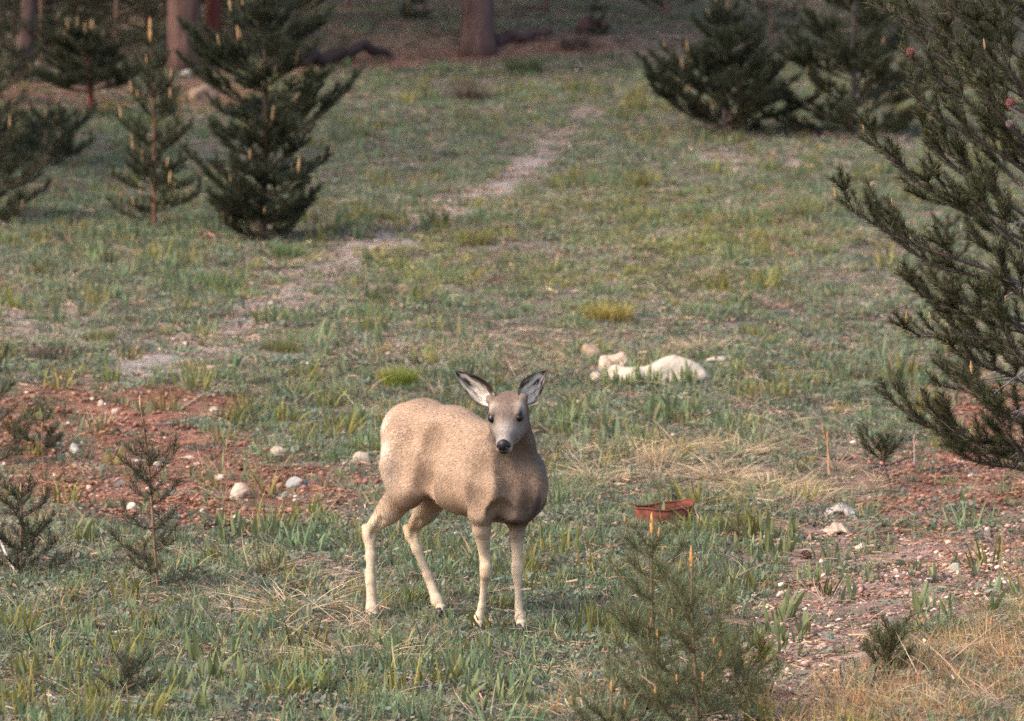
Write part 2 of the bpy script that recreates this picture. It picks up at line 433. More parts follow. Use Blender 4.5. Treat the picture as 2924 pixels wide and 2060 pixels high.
# ------------------------------------------------------------------ the deer
def build_deer():
    H = .0052
    PR = []      # (a, b, ra, rb, k, colour, hair direction)
    BODY = np.array([.350, .234, .158]); LEG = np.array([.52, .395, .275]); NECK = np.array([.165, .118, .088]); HEADC = np.array([.185, .132, .102])
    CHEST = np.array([.115, .080, .062]); SHL = np.array([.295, .196, .132])  # neck and chest albedo darkened to deepen their shade
    hd = nrm([.669, -.743, 0])
    flow_b = nrm(-hd * .8 + np.array([0, 0, -.55])); flow_l = np.array([0, 0, -1.]); flow_n = nrm([.1, .2, -1])
    def seg(p, q, rp, rq, k=.05, c=BODY, fl=flow_b):
        PR.append((np.asarray(p, float), np.asarray(q, float), rp, rq, k, c, fl))
    def chain(pts, k=.05, c=BODY, fl=flow_b):
        cs = c if isinstance(c, list) else [c] * (len(pts) - 1)
        W = [(at(p[0], p[1], p[2]), p[3]) for p in pts]
        for (p, r0), (q, r1), cc in zip(W[:-1], W[1:], cs): seg(p, q, r0, r1, k, cc, fl)
    # spine and barrel
    chain([(1136, 1236, 24.62, .074), (1164, 1220, 24.54, .088), (1210, 1214, 24.45, .097), (1292, 1245, 24.26, .112), (1400, 1286, 24.03, .104)], .07)
    chain([(1175, 1312, 24.48, .112), (1255, 1328, 24.34, .126), (1330, 1362, 24.17, .146), (1425, 1383, 23.98, .144)], .07)
    chain([(1425, 1385, 23.98, .146), (1474, 1400, 23.90, .120), (1480, 1446, 23.86, .072)], .06, [SHL, CHEST])
    chain([(1490, 1350, 24.04, .10), (1497, 1420, 24.05, .082), (1478, 1478, 24.03, .048)], .05, CHEST)      # shoulder away from the camera
    chain([(1402, 1325, 23.90, .10), (1390, 1395, 23.84, .090), (1374, 1462, 23.85, .056)], .03, SHL)         # shoulder towards the camera
    # neck
    chain([(1462, 1335, 23.93, .126), (1462, 1265, 23.87, .083), (1456, 1205, 23.80, .066), (1452, 1165, 23.76, .06)], .06, [NECK * 1.0, NECK, NECK], flow_n)
    # haunch and hind leg towards the camera
    chain([(1160, 1262, 24.40, .106), (1158, 1335, 24.35, .102), (1162, 1400, 24.33, .080)], .035)
    chain([(1188, 1320, 24.31, .082), (1182, 1390, 24.28, .060)], .03)
    gk = [BODY * 1.05, LEG * .96]
    chain([(1158, 1400, 24.36, .074), (1114, 1456, 24.42, .053), (1056, 1514, 24.47, .0270)], .025, gk, flow_l)
    chain([(1040, 1506, 24.49, .0135), (1055, 1532, 24.47, .0255), (1059, 1590, 24.45, .0205), (1058, 1660, 24.42, .0190), (1062, 1738, 24.39, .0240), (1066, 1765, 24.37, .0195)], .018, LEG, flow_l)
    chain([(1048, 1630, 24.46, .012), (1050, 1660, 24.45, .012)], .012, LEG * .8, flow_l)
    # hind leg away from the camera
    chain([(1225, 1320, 24.56, .10), (1250, 1400, 24.52, .072), (1216, 1458, 24.56, .048), (1174, 1513, 24.60, .0265)], .03, [BODY, BODY, LEG * .8], flow_l)
    chain([(1158, 1507, 24.62, .0135), (1176, 1532, 24.60, .0255), (1192, 1572, 24.58, .0200), (1222, 1645, 24.55, .0185), (1248, 1716, 24.52, .0235), (1260, 1742, 24.50, .019)], .018, LEG, flow_l)
    # fore legs
    chain([(1374, 1462, 23.86, .048), (1375, 1512, 23.88, .0375), (1384, 1592, 23.92, .0205), (1387, 1622, 23.91, .0235), (1386, 1640, 23.91, .0215), (1383, 1662, 23.93, .0152), (1376, 1730, 23.95, .0142), (1368, 1766, 23.96, .0205), (1366, 1788, 23.95, .0175)],
          .014, [SHL * 1.05, LEG * .9, LEG, LEG, LEG, LEG, LEG, LEG], flow_l)
    chain([(1477, 1478, 24.03, .042), (1476, 1528, 24.02, .0305), (1477, 1590, 24.01, .0205), (1477, 1618, 24.00, .0235), (1477, 1636, 24.00, .0215), (1478, 1658, 24.00, .0155), (1481, 1730, 24.00, .0145), (1485, 1765, 23.99, .0210), (1488, 1786, 23.98, .018)],
          .014, [CHEST, LEG * .95, LEG, LEG, LEG, LEG, LEG, LEG], flow_l)
    # tail
    chain([(1120, 1215, 24.69, .030), (1106, 1272, 24.70, .026)], .04, BODY * 1.1)
    # head
    O = at(1447, 1190, 23.64)
    f = nrm([-.085, -.77, -.63]); u0 = nrm(np.array([0, 0, 1.]) - f * f[2]); l0 = np.cross(u0, f)
    ro = math.radians(4.0); l = l0 * math.cos(ro) + u0 * math.sin(ro); up = np.cross(f, l)
    hp = lambda a, b, c: O + f * a + l * b + up * c
    FACE = np.array([.200, .158, .130])
    def hs(p, q, r0, r1, k=.03, c=HEADC): seg(hp(*p), hp(*q), r0, r1, k, c, -f)
    FACE0 = 0
    hs((-.066, -.029, -.006), (.0, -.021, -.004), .046, .046)
    hs((-.066, .029, -.006), (.0, .021, -.004), .046, .046)
    hs((.010, .042, -.052), (.062, .028, -.054), .042, .027, .03, FACE * .62)  # cheek away from the sun, its shade painted in
    hs((.010, -.030, -.052), (.060, -.020, -.052), .036, .026, .03, FACE * .8)
    for s in (-1, 1):
        hs((-.010, s * .048, .014), (.008, s * .048, .010), .0235, .020, .02)
        hs((-.014, s * .054, .034), (.024, s * .054, .0375), .0115, .0090, .010)
        hs((.0, s * .038, -.034), (.065, s * .020, -.034), .036, .028, .03, FACE * .8)
        hs((-.066, s * .054, .026), (-.070, s * .066, .036), .027, .023, .02)
        hs((.155, s * .011, -.024), (.165, s * .012, -.028), .022, .0205, .015, FACE)
    hs((.02, 0, -.010), (.10, 0, -.016), .049, .036, .03, FACE)
    hs((.10, 0, -.016), (.160, 0, -.016), .036, .027, .02, FACE)
    hs((-.03, 0, -.062), (.06, 0, -.060), .042, .028, .03, FACE * .8)
    hs((.06, 0, -.060), (.148, 0, -.050), .028, .018, .02, np.array([.62, .54, .46]))
    hs((-.07, 0, -.02), (-.10, .004, -.05), .058, .062, .05, NECK)

    A = np.array([p[0] for p in PR]); B = np.array([p[1] for p in PR])
    R = np.array([max(p[2], p[3]) for p in PR])
    lo = np.minimum(A, B).min(0) - .16; hi = np.maximum(A, B).max(0) + .16
    dim = np.ceil((hi - lo) / H).astype(int) + 1
    F = np.full(dim, 10., np.float32)
    def cap_d(P, p):
        a, b, ra, rb = p[:4]
        ab = b - a; L2 = ab @ ab + 1e-12
        t = np.clip(((P - a) @ ab) / L2, 0, 1)
        return np.linalg.norm(P - a - t[..., None] * ab, axis=-1) - (ra + (rb - ra) * t)
    ax = [lo[i] + H * np.arange(dim[i]) for i in range(3)]
    for p in PR:
        a, b, ra, rb, k = p[:5]
        m = max(ra, rb) + k + 3 * H
        i0 = np.maximum(((np.minimum(a, b) - m - lo) / H).astype(int), 0); i1 = np.minimum(((np.maximum(a, b) + m - lo) / H).astype(int) + 2, dim)
        X, Y, Zz = np.meshgrid(*[ax[i][i0[i]:i1[i]] for i in range(3)], indexing='ij')
        d = cap_d(np.stack([X, Y, Zz], -1), p).astype(np.float32)
        S = F[i0[0]:i1[0], i0[1]:i1[1], i0[2]:i1[2]]
        h = np.maximum(k - np.abs(S - d), 0) / k
        F[i0[0]:i1[0], i0[1]:i1[1], i0[2]:i1[2]] = np.minimum(S, d) - h * h * k * .25
    # hollow behind the near fore leg and under the flank
    for cpt, rad, k in ((at(1421, 1486, 23.80), .044, .02), (at(1432, 1510, 23.86), .034, .02)):
        i0 = np.maximum(((cpt - rad - .05 - lo) / H).astype(int), 0); i1 = np.minimum(((cpt + rad + .05 - lo) / H).astype(int) + 2, dim)
        X, Y, Zz = np.meshgrid(*[ax[i][i0[i]:i1[i]] for i in range(3)], indexing='ij')
        d = -(np.linalg.norm(np.stack([X, Y, Zz], -1) - cpt, axis=-1) - rad).astype(np.float32)
        S = F[i0[0]:i1[0], i0[1]:i1[1], i0[2]:i1[2]]; h = np.maximum(k - np.abs(S - d), 0) / k
        F[i0[0]:i1[0], i0[1]:i1[1], i0[2]:i1[2]] = np.maximum(S, d) + h * h * k * .25
    def surf(u, v, y0=23.3, y1=24.95):
        """first point of the animal met when looking at (u, v)"""
        r0 = ray(u, v); ts = np.arange(y0 / r0[1], y1 / r0[1], .002); P = r0[None] * ts[:, None]
        g3 = np.round((P - lo) / H).astype(int); ok = ((g3 >= 0) & (g3 < dim)).all(-1); P = P[ok]; g3 = g3[ok]
        hit = F[g3[:, 0], g3[:, 1], g3[:, 2]] < 0
        return P[int(np.argmax(hit))] if hit.any() else at(u, v, 24.2)
    def carve(cpt, rad, k):
        i0 = np.maximum(((cpt - rad - k - .02 - lo) / H).astype(int), 0); i1 = np.minimum(((cpt + rad + k + .02 - lo) / H).astype(int) + 2, dim)
        X, Y, Zz = np.meshgrid(*[ax[i][i0[i]:i1[i]] for i in range(3)], indexing='ij')
        d = -(np.linalg.norm(np.stack([X, Y, Zz], -1) - cpt, axis=-1) - rad).astype(np.float32)
        S = F[i0[0]:i1[0], i0[1]:i1[1], i0[2]:i1[2]]; h = np.maximum(k - np.abs(S - d), 0) / k
        F[i0[0]:i1[0], i0[1]:i1[1], i0[2]:i1[2]] = np.maximum(S, d) + h * h * k * .25
    # (line in the picture, cut depth, tool radius, softness): flank fold, shoulder edges, neck base, hip hollow, between the chest lobes
    CUTS = [([(1222, 1235), (1214, 1290), (1207, 1345), (1208, 1392)], .010, .055, .04),
            ([(1354, 1330), (1346, 1390), (1346, 1450)], .006, .06, .05), ([(1440, 1312), (1455, 1350), (1468, 1395), (1462, 1430)], .016, .045, .035),
            ([(1415, 1462), (1430, 1450), (1446, 1462)], .022, .035, .02), ([(1520, 1385), (1512, 1430), (1500, 1470)], .009, .045, .03), ([(1495, 1300), (1515, 1350)], .010, .06, .04),
            ([(1120, 1300), (1128, 1360)], .007, .06, .04), ([(1085, 1490), (1070, 1530)], .006, .02, .012), ([(1190, 1490), (1182, 1535)], .006, .02, .012)]
    for line, dep, rad, k in CUTS:
        pts = []
        for (x0, y0), (x1, y1) in zip(line[:-1], line[1:]):
            m_ = max(2, int(math.hypot(x1 - x0, y1 - y0) / 14))
            pts += [(x0 + (x1 - x0) * i / m_, y0 + (y1 - y0) * i / m_) for i in range(m_ + 1)]
        tool = [surf(u_, v_) - nrm(ray(u_, v_)) * (rad - dep) for u_, v_ in pts]
        for c_ in tool: carve(c_, rad, k)
    # surface nets
    ins = F < 0
    c = [ins[i:dim[0] - 1 + i, j:dim[1] - 1 + j, q:dim[2] - 1 + q] for i in (0, 1) for j in (0, 1) for q in (0, 1)]
    any_ = np.logical_or.reduce(c); all_ = np.logical_and.reduce(c)
    act = np.argwhere(any_ & ~all_)
    idx = np.full(any_.shape, -1, np.int64); idx[tuple(act.T)] = np.arange(len(act))
    corners = np.array([(i, j, q) for i in (0, 1) for j in (0, 1) for q in (0, 1)])
    val = np.stack([F[tuple((act + cc).T)] for cc in corners], -1)
    acc = np.zeros((len(act), 3)); cnt = np.zeros(len(act))
    for i in range(8):
        for j in range(i + 1, 8):
            if np.abs(corners[i] - corners[j]).sum() != 1: continue
            a, b = val[:, i], val[:, j]; cr = (a < 0) != (b < 0)
            t = np.where(cr, a / np.where(cr, a - b, 1), 0)
            acc += np.where(cr[:, None], corners[i] + t[:, None] * (corners[j] - corners[i]), 0); cnt += cr
    V = lo + H * (act + acc / cnt[:, None])
    Q = []
    for axi in range(3):
        sl0 = [slice(None)] * 3; sl1 = [slice(None)] * 3; sl0[axi] = slice(0, -1); sl1[axi] = slice(1, None)
        e = np.argwhere(ins[tuple(sl0)] != ins[tuple(sl1)])
        o1, o2 = [(1, 2), (2, 0), (0, 1)][axi]
        d1 = np.zeros(3, int); d1[o1] = 1; d2 = np.zeros(3, int); d2[o2] = 1
        e = e[(e[:, o1] > 0) & (e[:, o2] > 0)]
        q = np.stack([idx[tuple((e - d1 - d2).T)], idx[tuple((e - d2).T)], idx[tuple(e.T)], idx[tuple((e - d1).T)]], -1)
        flip = ~ins[tuple(e.T)]
        q[flip] = q[flip][:, ::-1]
        Q.append(q)
    Q = np.concatenate(Q)
    # light smoothing
    ed = np.concatenate([Q[:, [0, 1]], Q[:, [1, 2]], Q[:, [2, 3]], Q[:, [3, 0]]])
    for _ in range(2):
        s = np.zeros_like(V); n = np.zeros(len(V))
        np.add.at(s, ed[:, 0], V[ed[:, 1]]); np.add.at(n, ed[:, 0], 1); np.add.at(s, ed[:, 1], V[ed[:, 0]]); np.add.at(n, ed[:, 1], 1)
        V = V * .5 + .5 * s / n[:, None]
    nq = np.cross(V[Q[:, 2]] - V[Q[:, 0]], V[Q[:, 3]] - V[Q[:, 1]])
    Nn = np.zeros_like(V)
    for i in range(4): np.add.at(Nn, Q[:, i], nq)
    Nn = nrm(Nn)
    # coat colour and lie of the hair from the nearest parts
    W = np.zeros(len(V)); C = np.zeros_like(V); Fl = np.zeros_like(V)
    for p in PR:
        d = cap_d(V, p); w = np.exp(-np.maximum(d + .004, 0) / .012)
        W += w; C += w[:, None] * p[5]; Fl += w[:, None] * p[6]
    C /= W[:, None] + 1e-9; Fl = nrm(Fl)
    def paint(pt, r, col, s=1.0, pw=2):
        w = s * np.exp(-(np.linalg.norm(V - pt, axis=-1) / r) ** pw)
        C[:] = C * (1 - w[:, None]) + np.asarray(col) * w[:, None]
    PALE = np.array([.66, .55, .45])
    uu, vv = project(V)
    paint(surf(1096, 1225), .060, (.60, .50, .41), .9); paint(surf(1094, 1290), .055, (.56, .45, .36), .85); paint(surf(1100, 1370), .050, (.50, .39, .30), .7)
    paint(at(1255, 1470, 24.36), .10, (.46, .35, .25), .6); paint(at(1320, 1490, 24.18), .10, (.36, .26, .19), .5)
    paint(at(1205, 1450, 24.60), .06, (.62, .47, .34), .5)
    dors = np.clip((Nn[:, 2] - .45) * 1.4, 0, 1) * (uu < 1410); C[:] = C * (1 - .14 * dors[:, None])
    # dark brisket, with shade painted into the armpit and under the chest
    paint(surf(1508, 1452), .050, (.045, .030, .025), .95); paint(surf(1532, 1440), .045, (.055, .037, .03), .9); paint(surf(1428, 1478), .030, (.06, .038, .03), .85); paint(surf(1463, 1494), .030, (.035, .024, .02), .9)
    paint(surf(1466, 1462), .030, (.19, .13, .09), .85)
    # knees and inner legs warmer
    paint(at(1386, 1632, 23.90), .05, (.44, .29, .17), .6); paint(at(1165, 1500, 24.58), .045, (.38, .24, .13), .7); paint(at(1075, 1640, 24.42), .035, (.50, .35, .23), .35)
    # face
    paint(hp(-.055, 0, .060), .055, (.135, .088, .066), .9); paint(hp(-.01, 0, .055), .046, (.165, .112, .086), .8)
    paint(hp(.035, .004, .045), .026, (.12, .09, .075), .75)
    for s in (-1, 1):
        paint(hp(-.025, s * .062, .030), .026, (.40, .32, .26), .9)
        paint(hp(.032, s * .056, -.004), .018, (.27, .215, .175), .6)
        paint(hp(.020, s * .064, .0200), .028, (.06, .042, .036), .9); paint(hp(.052, s * .050, .016), .012, (.05, .036, .03), .75)
        paint(hp(.075, s * .034, -.006), .030, (.26, .21, .175), .6)
    paint(hp(.105, 0, .018), .034, (.275, .235, .205), .7); paint(hp(.145, 0, .015), .020, (.275, .235, .205), .8)
    paint(hp(.152, 0, -.060), .024, (.62, .56, .49), .95); paint(hp(.165, .03, -.04), .014, (.74, .67, .58), .9); paint(hp(.165, -.03, -.042), .013, (.70, .62, .54), .8)
    paint(hp(.178, 0, -.030), .022, (.012, .01, .01), 1.0, 4); paint(hp(.176, 0, -.046), .010, (.03, .02, .02), .9)
    paint(hp(.04, 0, -.095), .05, (.52, .43, .34), .7)
    cr = nrm(np.cross(Fl, Nn)); e1 = (V * cr).sum(-1); e2 = (V * Fl).sum(-1)
    st = fbm(e1 * 34, e2 * 10 + V[:, 2] * 4, 61, 4) - .5; bl = fbm(V[:, 0] * 16 + V[:, 1] * 5, V[:, 2] * 16, 63, 3) - .5
    C = np.clip(C * (1 + .46 * st + .40 * bl)[:, None], 0, 1)

    base = ground(1275, 1795)
    root = empty("deer", base)
    tag(root, "tan doe standing in the grass with head turned to face the camera", "deer")
    body = obj("body", mesh_np("deer_body", V - base, Q, C, True), M['fur'], root)
    # short coat hairs
    area = np.linalg.norm(nq, axis=-1) * .5
    NH = 150000
    fi = rng.choice(len(Q), NH, p=area / area.sum())
    bc = rng.dirichlet(np.ones(4), NH)
    P = np.einsum('ni,nij->nj', bc, V[Q[fi]]); Nh = nrm(np.einsum('ni,nij->nj', bc, Nn[Q[fi]])); Fh = Fl[Q[fi][:, 0]]; Ch = C[Q[fi][:, 0]]
    Th = nrm(Fh - (Fh * Nh).sum(-1, keepdims=True) * Nh + .18 * rng.normal(size=P.shape))
    uh, vh = project(P)
    inhead = np.linalg.norm(P - O, axis=-1) < .15
    leg = (vh > 1500)
    Lh = np.where(inhead, .010, np.where(leg, .008, .013)) * rng.uniform(.6, 1.3, NH)
    keep = ~(np.linalg.norm(P - hp(.172, 0, -.02), axis=-1) < .045)
    for s in (-1, 1): keep &= ~(np.linalg.norm(P - hp(.022, s * .062, .0235), axis=-1) < .031)
    tilt = np.where(leg | inhead, .06, .07)[:, None]
    D = nrm(Th + Nh * tilt)
    S = nrm(np.cross(D, Nh)) * np.where(leg | inhead, .0009, .0013)[:, None]
    hv = np.stack([P - S, P + S, P + D * Lh[:, None]], 1)[keep]
    hc = np.repeat((Ch * rng.uniform(.90, 1.12, (NH, 1)))[keep][:, None], 3, 1)
    hv = hv.reshape(-1, 3)
    coat = obj("coat", mesh_np("deer_coat_hair", hv - base, np.arange(len(hv)).reshape(-1, 3), hc.reshape(-1, 3)), M['hair'], body)
    tag(coat, kind="stuff")
    # eyes
    import bmesh
    def ellip(name, ctr, ra, axes, mat, par, seg=20, fn=None):
        bm = bmesh.new(); bmesh.ops.create_uvsphere(bm, u_segments=seg, v_segments=seg // 2 + 2, radius=1)
        for v in bm.verts:
            q = np.array(v.co)
            if fn: q = fn(q)
            w = ctr + axes[0] * q[0] * ra[0] + axes[1] * q[1] * ra[1] + axes[2] * q[2] * ra[2] - base
            v.co = w
        me = bpy.data.meshes.new(name); bm.to_mesh(me); bm.free()
        for pp in me.polygons: pp.use_smooth = True
        return obj(name, me, mat, par)
    for s in (-1, 1):
        ellip("eye", hp(.019, s * .0570, .0145), (.0260, .0190, .0200), (f, l, up), M['eye'], root)
    def nosefn(q):
        x, y, z = q
        y *= 1.0 - .30 * max(-z, 0)
        z2 = z - .18 * abs(y) ** 2
        return np.array([x * (1 + .10 * math.cos(y * 5)), y, z2])
    nz = ellip("nose", hp(.168, 0, -.008), (.0225, .0310, .0265), (f, l, up), M['nose'], root, 24, nosefn)
    for s in (-1, 1):
        ellip("nostril", hp(.1885, s * .0155, -.009), (.006, .0055, .0075), (f, l, up), M['eye'], nz, 10)
    ellip("lip", hp(.168, 0, -.036), (.018, .019, .016), (f, l, up), M['nose'], nz, 14)
    # ears
    def ear(b0, tip, nrm_in, half, flip, upw=1.0, outw=0.0):
        axv = tip - b0; L = np.linalg.norm(axv); axv = axv / L
        n = nrm(nrm_in - (nrm_in @ axv) * axv); ac = np.cross(n, axv) * flip
        nt_, na = 26, 17
        t = np.linspace(0, 1, nt_); a = np.linspace(-1, 1, na)
        w = half * (np.sin(np.pi * np.clip(t * .955 + .045, 0, 1) ** .72) ** .85 + .16 * (1 - t) ** 3)
        T, Aa = np.meshgrid(t, a, indexing='ij')
        Wd = np.broadcast_to(w[:, None], T.shape)
        cup = (.62 * Wd * (Aa ** 2 - .55)) * (1 - .35 * T)
        bend = .016 * np.sin(np.pi * T)
        Pt = b0 + axv * (T * L)[..., None] + ac * (Aa * Wd * .92)[..., None] + n * (cup - bend)[..., None]
        noise = fbm(T * 7 + 3 * flip, Aa * 9, 71, 3)
        st = fbm(T * 3.0, Aa * 6 + T * 3, 77 + flip, 3)
        rim = np.maximum(sstep(.76, .92, np.abs(Aa)), sstep(.78, .92, T))
        upb = upw * sstep(.22, .42, Aa) * (1 - sstep(.62, .80, T)) * sstep(.04, .14, T)
        sp = np.exp(-(((T - .66) / .16) ** 2 + ((Aa + .25) / .42) ** 2)) * 1.1
        sp2 = np.exp(-(((T - .38) / .13) ** 2 + ((Aa + .70) / .22) ** 2)) * .8
        oub = outw * sstep(-.40, -.62, Aa) * sstep(.30, .5, T)
        dk = np.clip(np.maximum.reduce([rim, upb, sp, sp2, oub]) + (st - .5) * 2.2 * sstep(.12, .3, T) * (Aa < .8), 0, 1)
        cin = np.array([.64, .55, .47]) * (1 - dk[..., None]) + np.array([.035, .024, .022]) * dk[..., None]
        cin *= (.85 + .3 * noise[..., None])
        cout = np.array([.24, .175, .13]) * (.8 + .4 * noise[..., None]) * (1 - .6 * rim[..., None])
        back = Pt - n * (.0035 + .003 * (1 - np.abs(Aa)))[..., None]
        Ve = np.concatenate([Pt.reshape(-1, 3), back.reshape(-1, 3)]); Ce = np.concatenate([cin.reshape(-1, 3), cout.reshape(-1, 3)])
        i = (np.arange(nt_ - 1)[:, None] * na + np.arange(na - 1)[None]).ravel(); off = nt_ * na
        q1 = np.stack([i, i + 1, i + na + 1, i + na], -1); q2 = q1[:, ::-1] + off
        b = []
        for r in range(nt_ - 1):
            for cidx in (0, na - 1):
                p0, p1 = r * na + cidx, (r + 1) * na + cidx
                b.append([p0, p1, p1 + off, p0 + off])
        for cc in range(na - 1):
            p0, p1 = (nt_ - 1) * na + cc, (nt_ - 1) * na + cc + 1
            b.append([p0, p1, p1 + off, p0 + off])
        e = obj("ear", mesh_np("deer_ear", Ve - base, [np.concatenate([q1, q2]), np.array(b)], Ce, True), M['fur'], root)
        # pale tufts inside the ear
        tm = MB()
        for _ in range(90):
            tt, aa = rng.uniform(.06, .55), rng.uniform(-.75, .35)
            k0 = int(tt * (nt_ - 1)); k1 = int((aa + 1) / 2 * (na - 1))
            p0 = Pt[k0, k1]; dr = nrm(axv + n * .35 + ac * rng.normal() * .25); sd = nrm(np.cross(dr, n)) * .0013
            tm.add(np.array([p0 - sd, p0 + sd, p0 + dr * rng.uniform(.02, .04)]), np.array([[0, 1, 2]]), np.array([.66, .57, .48]) * rng.uniform(.7, 1.1))
        tu = obj("ear_tuft", tm.mesh("ear_tuft", False, base), M['hair'], e); tag(tu, kind="stuff")
        fr = MB()
        for _ in range(160):
            k0 = rng.integers(1, nt_); k1 = rng.choice([0, na - 1]); p0 = Pt[k0, k1]; sgn = -1 if k1 == 0 else 1
            dr = nrm(axv * .9 + ac * sgn * .45 + n * rng.normal() * .2); sd = nrm(np.cross(dr, n)) * .0009
            fr.add(np.array([p0 - sd, p0 + sd, p0 + dr * rng.uniform(.008, .016)]), np.array([[0, 1, 2]]), Ce[k0 * na + k1] * .9 + .02)
        tu = obj("ear_fringe", fr.mesh("ear_fringe", False, base), M['hair'], e); tag(tu, kind="stuff")
    # left of the picture, then right
    bl = hp(-.062, -.062, .030); br = hp(-.062, .062, .030)
    ear(bl, at(1299, 1060, bl[1] + .02), np.array([-.25, -1, -.10]), .0515, -1, 1.0, 0.35)
    ear(br, at(1561, 1058, br[1] + .06), np.array([.35, -1, -.05]), .0530, 1, .6, 1.0)
    # cloven hooves
    for (p, q) in (((1066, 1762, 24.37), (1074, 1794)), ((1258, 1740, 24.50), (1274, 1774)), ((1366, 1786, 23.95), (1367, 1816)), ((1488, 1784, 23.98), (1493, 1816))):
        a = at(*p); gnd = ground(*q); gnd[2] = gz(gnd[0], gnd[1])
        g2 = np.array([a[0] + .012, a[1] - .035, 0]); g2[2] = gz(g2[0], g2[1]) + .004
        fw = nrm(np.array([g2[0] - a[0], g2[1] - a[1], 0])); sd = np.cross([0, 0, 1.], fw)
        for s in (-1, 1):
            m = MB(); R0 = np.array([0, .3, .62, .85, 1.])
            pts = np.array([a + (g2 - a) * k + sd * s * (.006 + .006 * k) for k in R0]) + np.array([0, 0, .004])
            tv, tf = tube(pts, np.array([.014, .0165, .0165, .013, .005]), 8)
            m.add(tv, tf, (.03, .022, .018))
            obj("hoof", m.mesh("hoof", off=base), M['hoof'], root)
            dc = MB(); q0 = a - fw * .018 + sd * s * .014 + np.array([0, 0, .004])
            tv, tf = tube(np.array([q0 + [0, 0, .008], q0, q0 - fw * .010 - [0, 0, .012]]), np.array([.007, .0075, .003]), 6)
            dc.add(tv, tf, (.03, .022, .018))
            obj("dewclaw", dc.mesh("dewclaw", off=base), M['hoof'], root)
        # furred pastern over the hoof
        m = MB(); tv, tf = tube(np.array([a + [0, 0, .02], a, a + (g2 - a) * .45]), np.array([.021, .0215, .0175]), 10)
        m.add(tv, tf, (.62, .46, .32)); obj("pastern", m.mesh("pastern", off=base), M['fur'], root)
    return root
DEER = build_deer()

# ------------------------------------------------------------------ pines
def needles(P0, P1, dens, ln, wd, r, ang=(28, 62), colr=((.045, .062, .022), (.10, .12, .04)), upb=.25):
    P0 = np.asarray(P0); P1 = np.asarray(P1)
    L = np.linalg.norm(P1 - P0, axis=-1)
    n = np.maximum((L * dens).astype(int), 1)
    i = np.repeat(np.arange(len(P0)), n); m = len(i)
    t = r.random(m)[:, None]
    b = P0[i] * (1 - t) + P1[i] * t
    ax = nrm(P1 - P0)[i]
    rd = r.normal(size=(m, 3)); rd = nrm(rd - (rd * ax).sum(-1, keepdims=True) * ax)
    a = np.radians(r.uniform(ang[0], ang[1], m))[:, None]
    d = nrm(ax * np.cos(a) + rd * np.sin(a) + np.array([0, 0, upb]))
    s = nrm(np.cross(d, r.normal(size=(m, 3)))) * wd * .5
    e = b + d * (ln * r.uniform(.65, 1.15, m))[:, None]
    V = np.stack([b - s, b + s, e], 1).reshape(-1, 3)
    k = r.random((m, 1)); k = k * k
    c = np.asarray(colr[0]) * (1 - k) + np.asarray(colr[1]) * k
    return V, np.arange(3 * m).reshape(-1, 3), np.repeat(c, 3, 0)

def branch_curve(base, az, L, rise, curl, r, n=8):
    t = np.linspace(0, 1, n)[:, None]
    h = np.array([math.cos(az), math.sin(az), 0]); s = np.array([-h[1], h[0], 0])
    w = r.normal() * .06
    return base + h * L * t * (1 - .10 * t) + s * L * w * np.sin(t * 3) + np.array([0, 0, 1.]) * L * (rise * t + curl * t ** 2.2)

def add_branch(par, base0, curve, r0, r, st, nside=5, bare=.35, candles=1, thing_off=None, side_len=.55):
    """one branch: wood mesh > needles, candles"""
    off = np.asarray(base0)
    wood = MB(); n = len(curve)
    R = np.linspace(r0, max(r0 * .3, .0022), n)
    wood.add(*tube(curve, R, 5), st['wood'])
    L = np.linalg.norm(np.diff(curve, axis=0), axis=-1).sum()
    P0, P1, tips = [], [], [(curve[-1], nrm(curve[-1] - curve[-2]))]
    k0 = int(bare * (n - 1))
    for k in range(k0, n - 1): P0.append(curve[k]); P1.append(curve[k + 1])
    for q in range(nside):
        tt = bare + (1 - bare) * (q + .3 + .4 * r.random()) / nside * .92
        x = tt * (n - 1); i = min(int(x), n - 2); p = curve[i] * (1 - (x - i)) + curve[i + 1] * (x - i)
        T = nrm(curve[i + 1] - curve[i]); sdv = nrm(np.cross(T, [0, 0, 1.])) * (1 if q % 2 else -1)
        ll = max(L * side_len * (1 - tt) * r.uniform(.7, 1.2), st.get('minside', .07 * st.get('sc', 1)) * r.uniform(.6, 1.2)) + .03
        su = st.get('sideup', (-.05, .45))
        d = nrm(T * .8 + sdv * r.uniform(.45, .95) + np.array([0, 0, r.uniform(*su)]))
        a1 = p + d * ll * .5; a2 = a1 + nrm(d + np.array([0, 0, .5])) * ll * .5
        wood.add(*tube(np.array([p, a1, a2]), np.array([r0 * .35, r0 * .25, .002]), 4), st['wood'])
        P0 += [p * .6 + a1 * .4, a1]; P1 += [a1, a2]; tips.append((a2, nrm(a2 - a1)))
        if ll > .22:
            for s2 in (-1, 1):
                d3 = nrm(d + s2 * np.cross(d, [0, 0, 1.]) * .8 + np.array([0, 0, .25])); a3 = a1 + d3 * ll * .38
                P0.append(a1); P1.append(a3); tips.append((a3, d3))
    b = obj("branch", wood.mesh("branch", True, off), M['twig'], par)
    V, F, C = needles(P0, P1, st['dens'], st['ln'], st['wd'], r, st.get('ang', (28, 62)), st['col'], st.get('upb', .25))
    nd = obj("needles", mesh_np("needles", V - off, F, C), M['needle'], b); tag(nd, kind="stuff")
    if candles:
        order = [0] + list(r.permutation(np.arange(1, len(tips))))
        for j in order[:candles]:
            p, d = tips[j]
            if r.random() > .32 * st.get('cand_p', .75): continue
            hgt = st['cand'] * r.uniform(.6, 1.3)
            make_candle(b, p - off, nrm(d * .35 + np.array([0, 0, 1.])), hgt, r, st.get('ccol'))
    return b

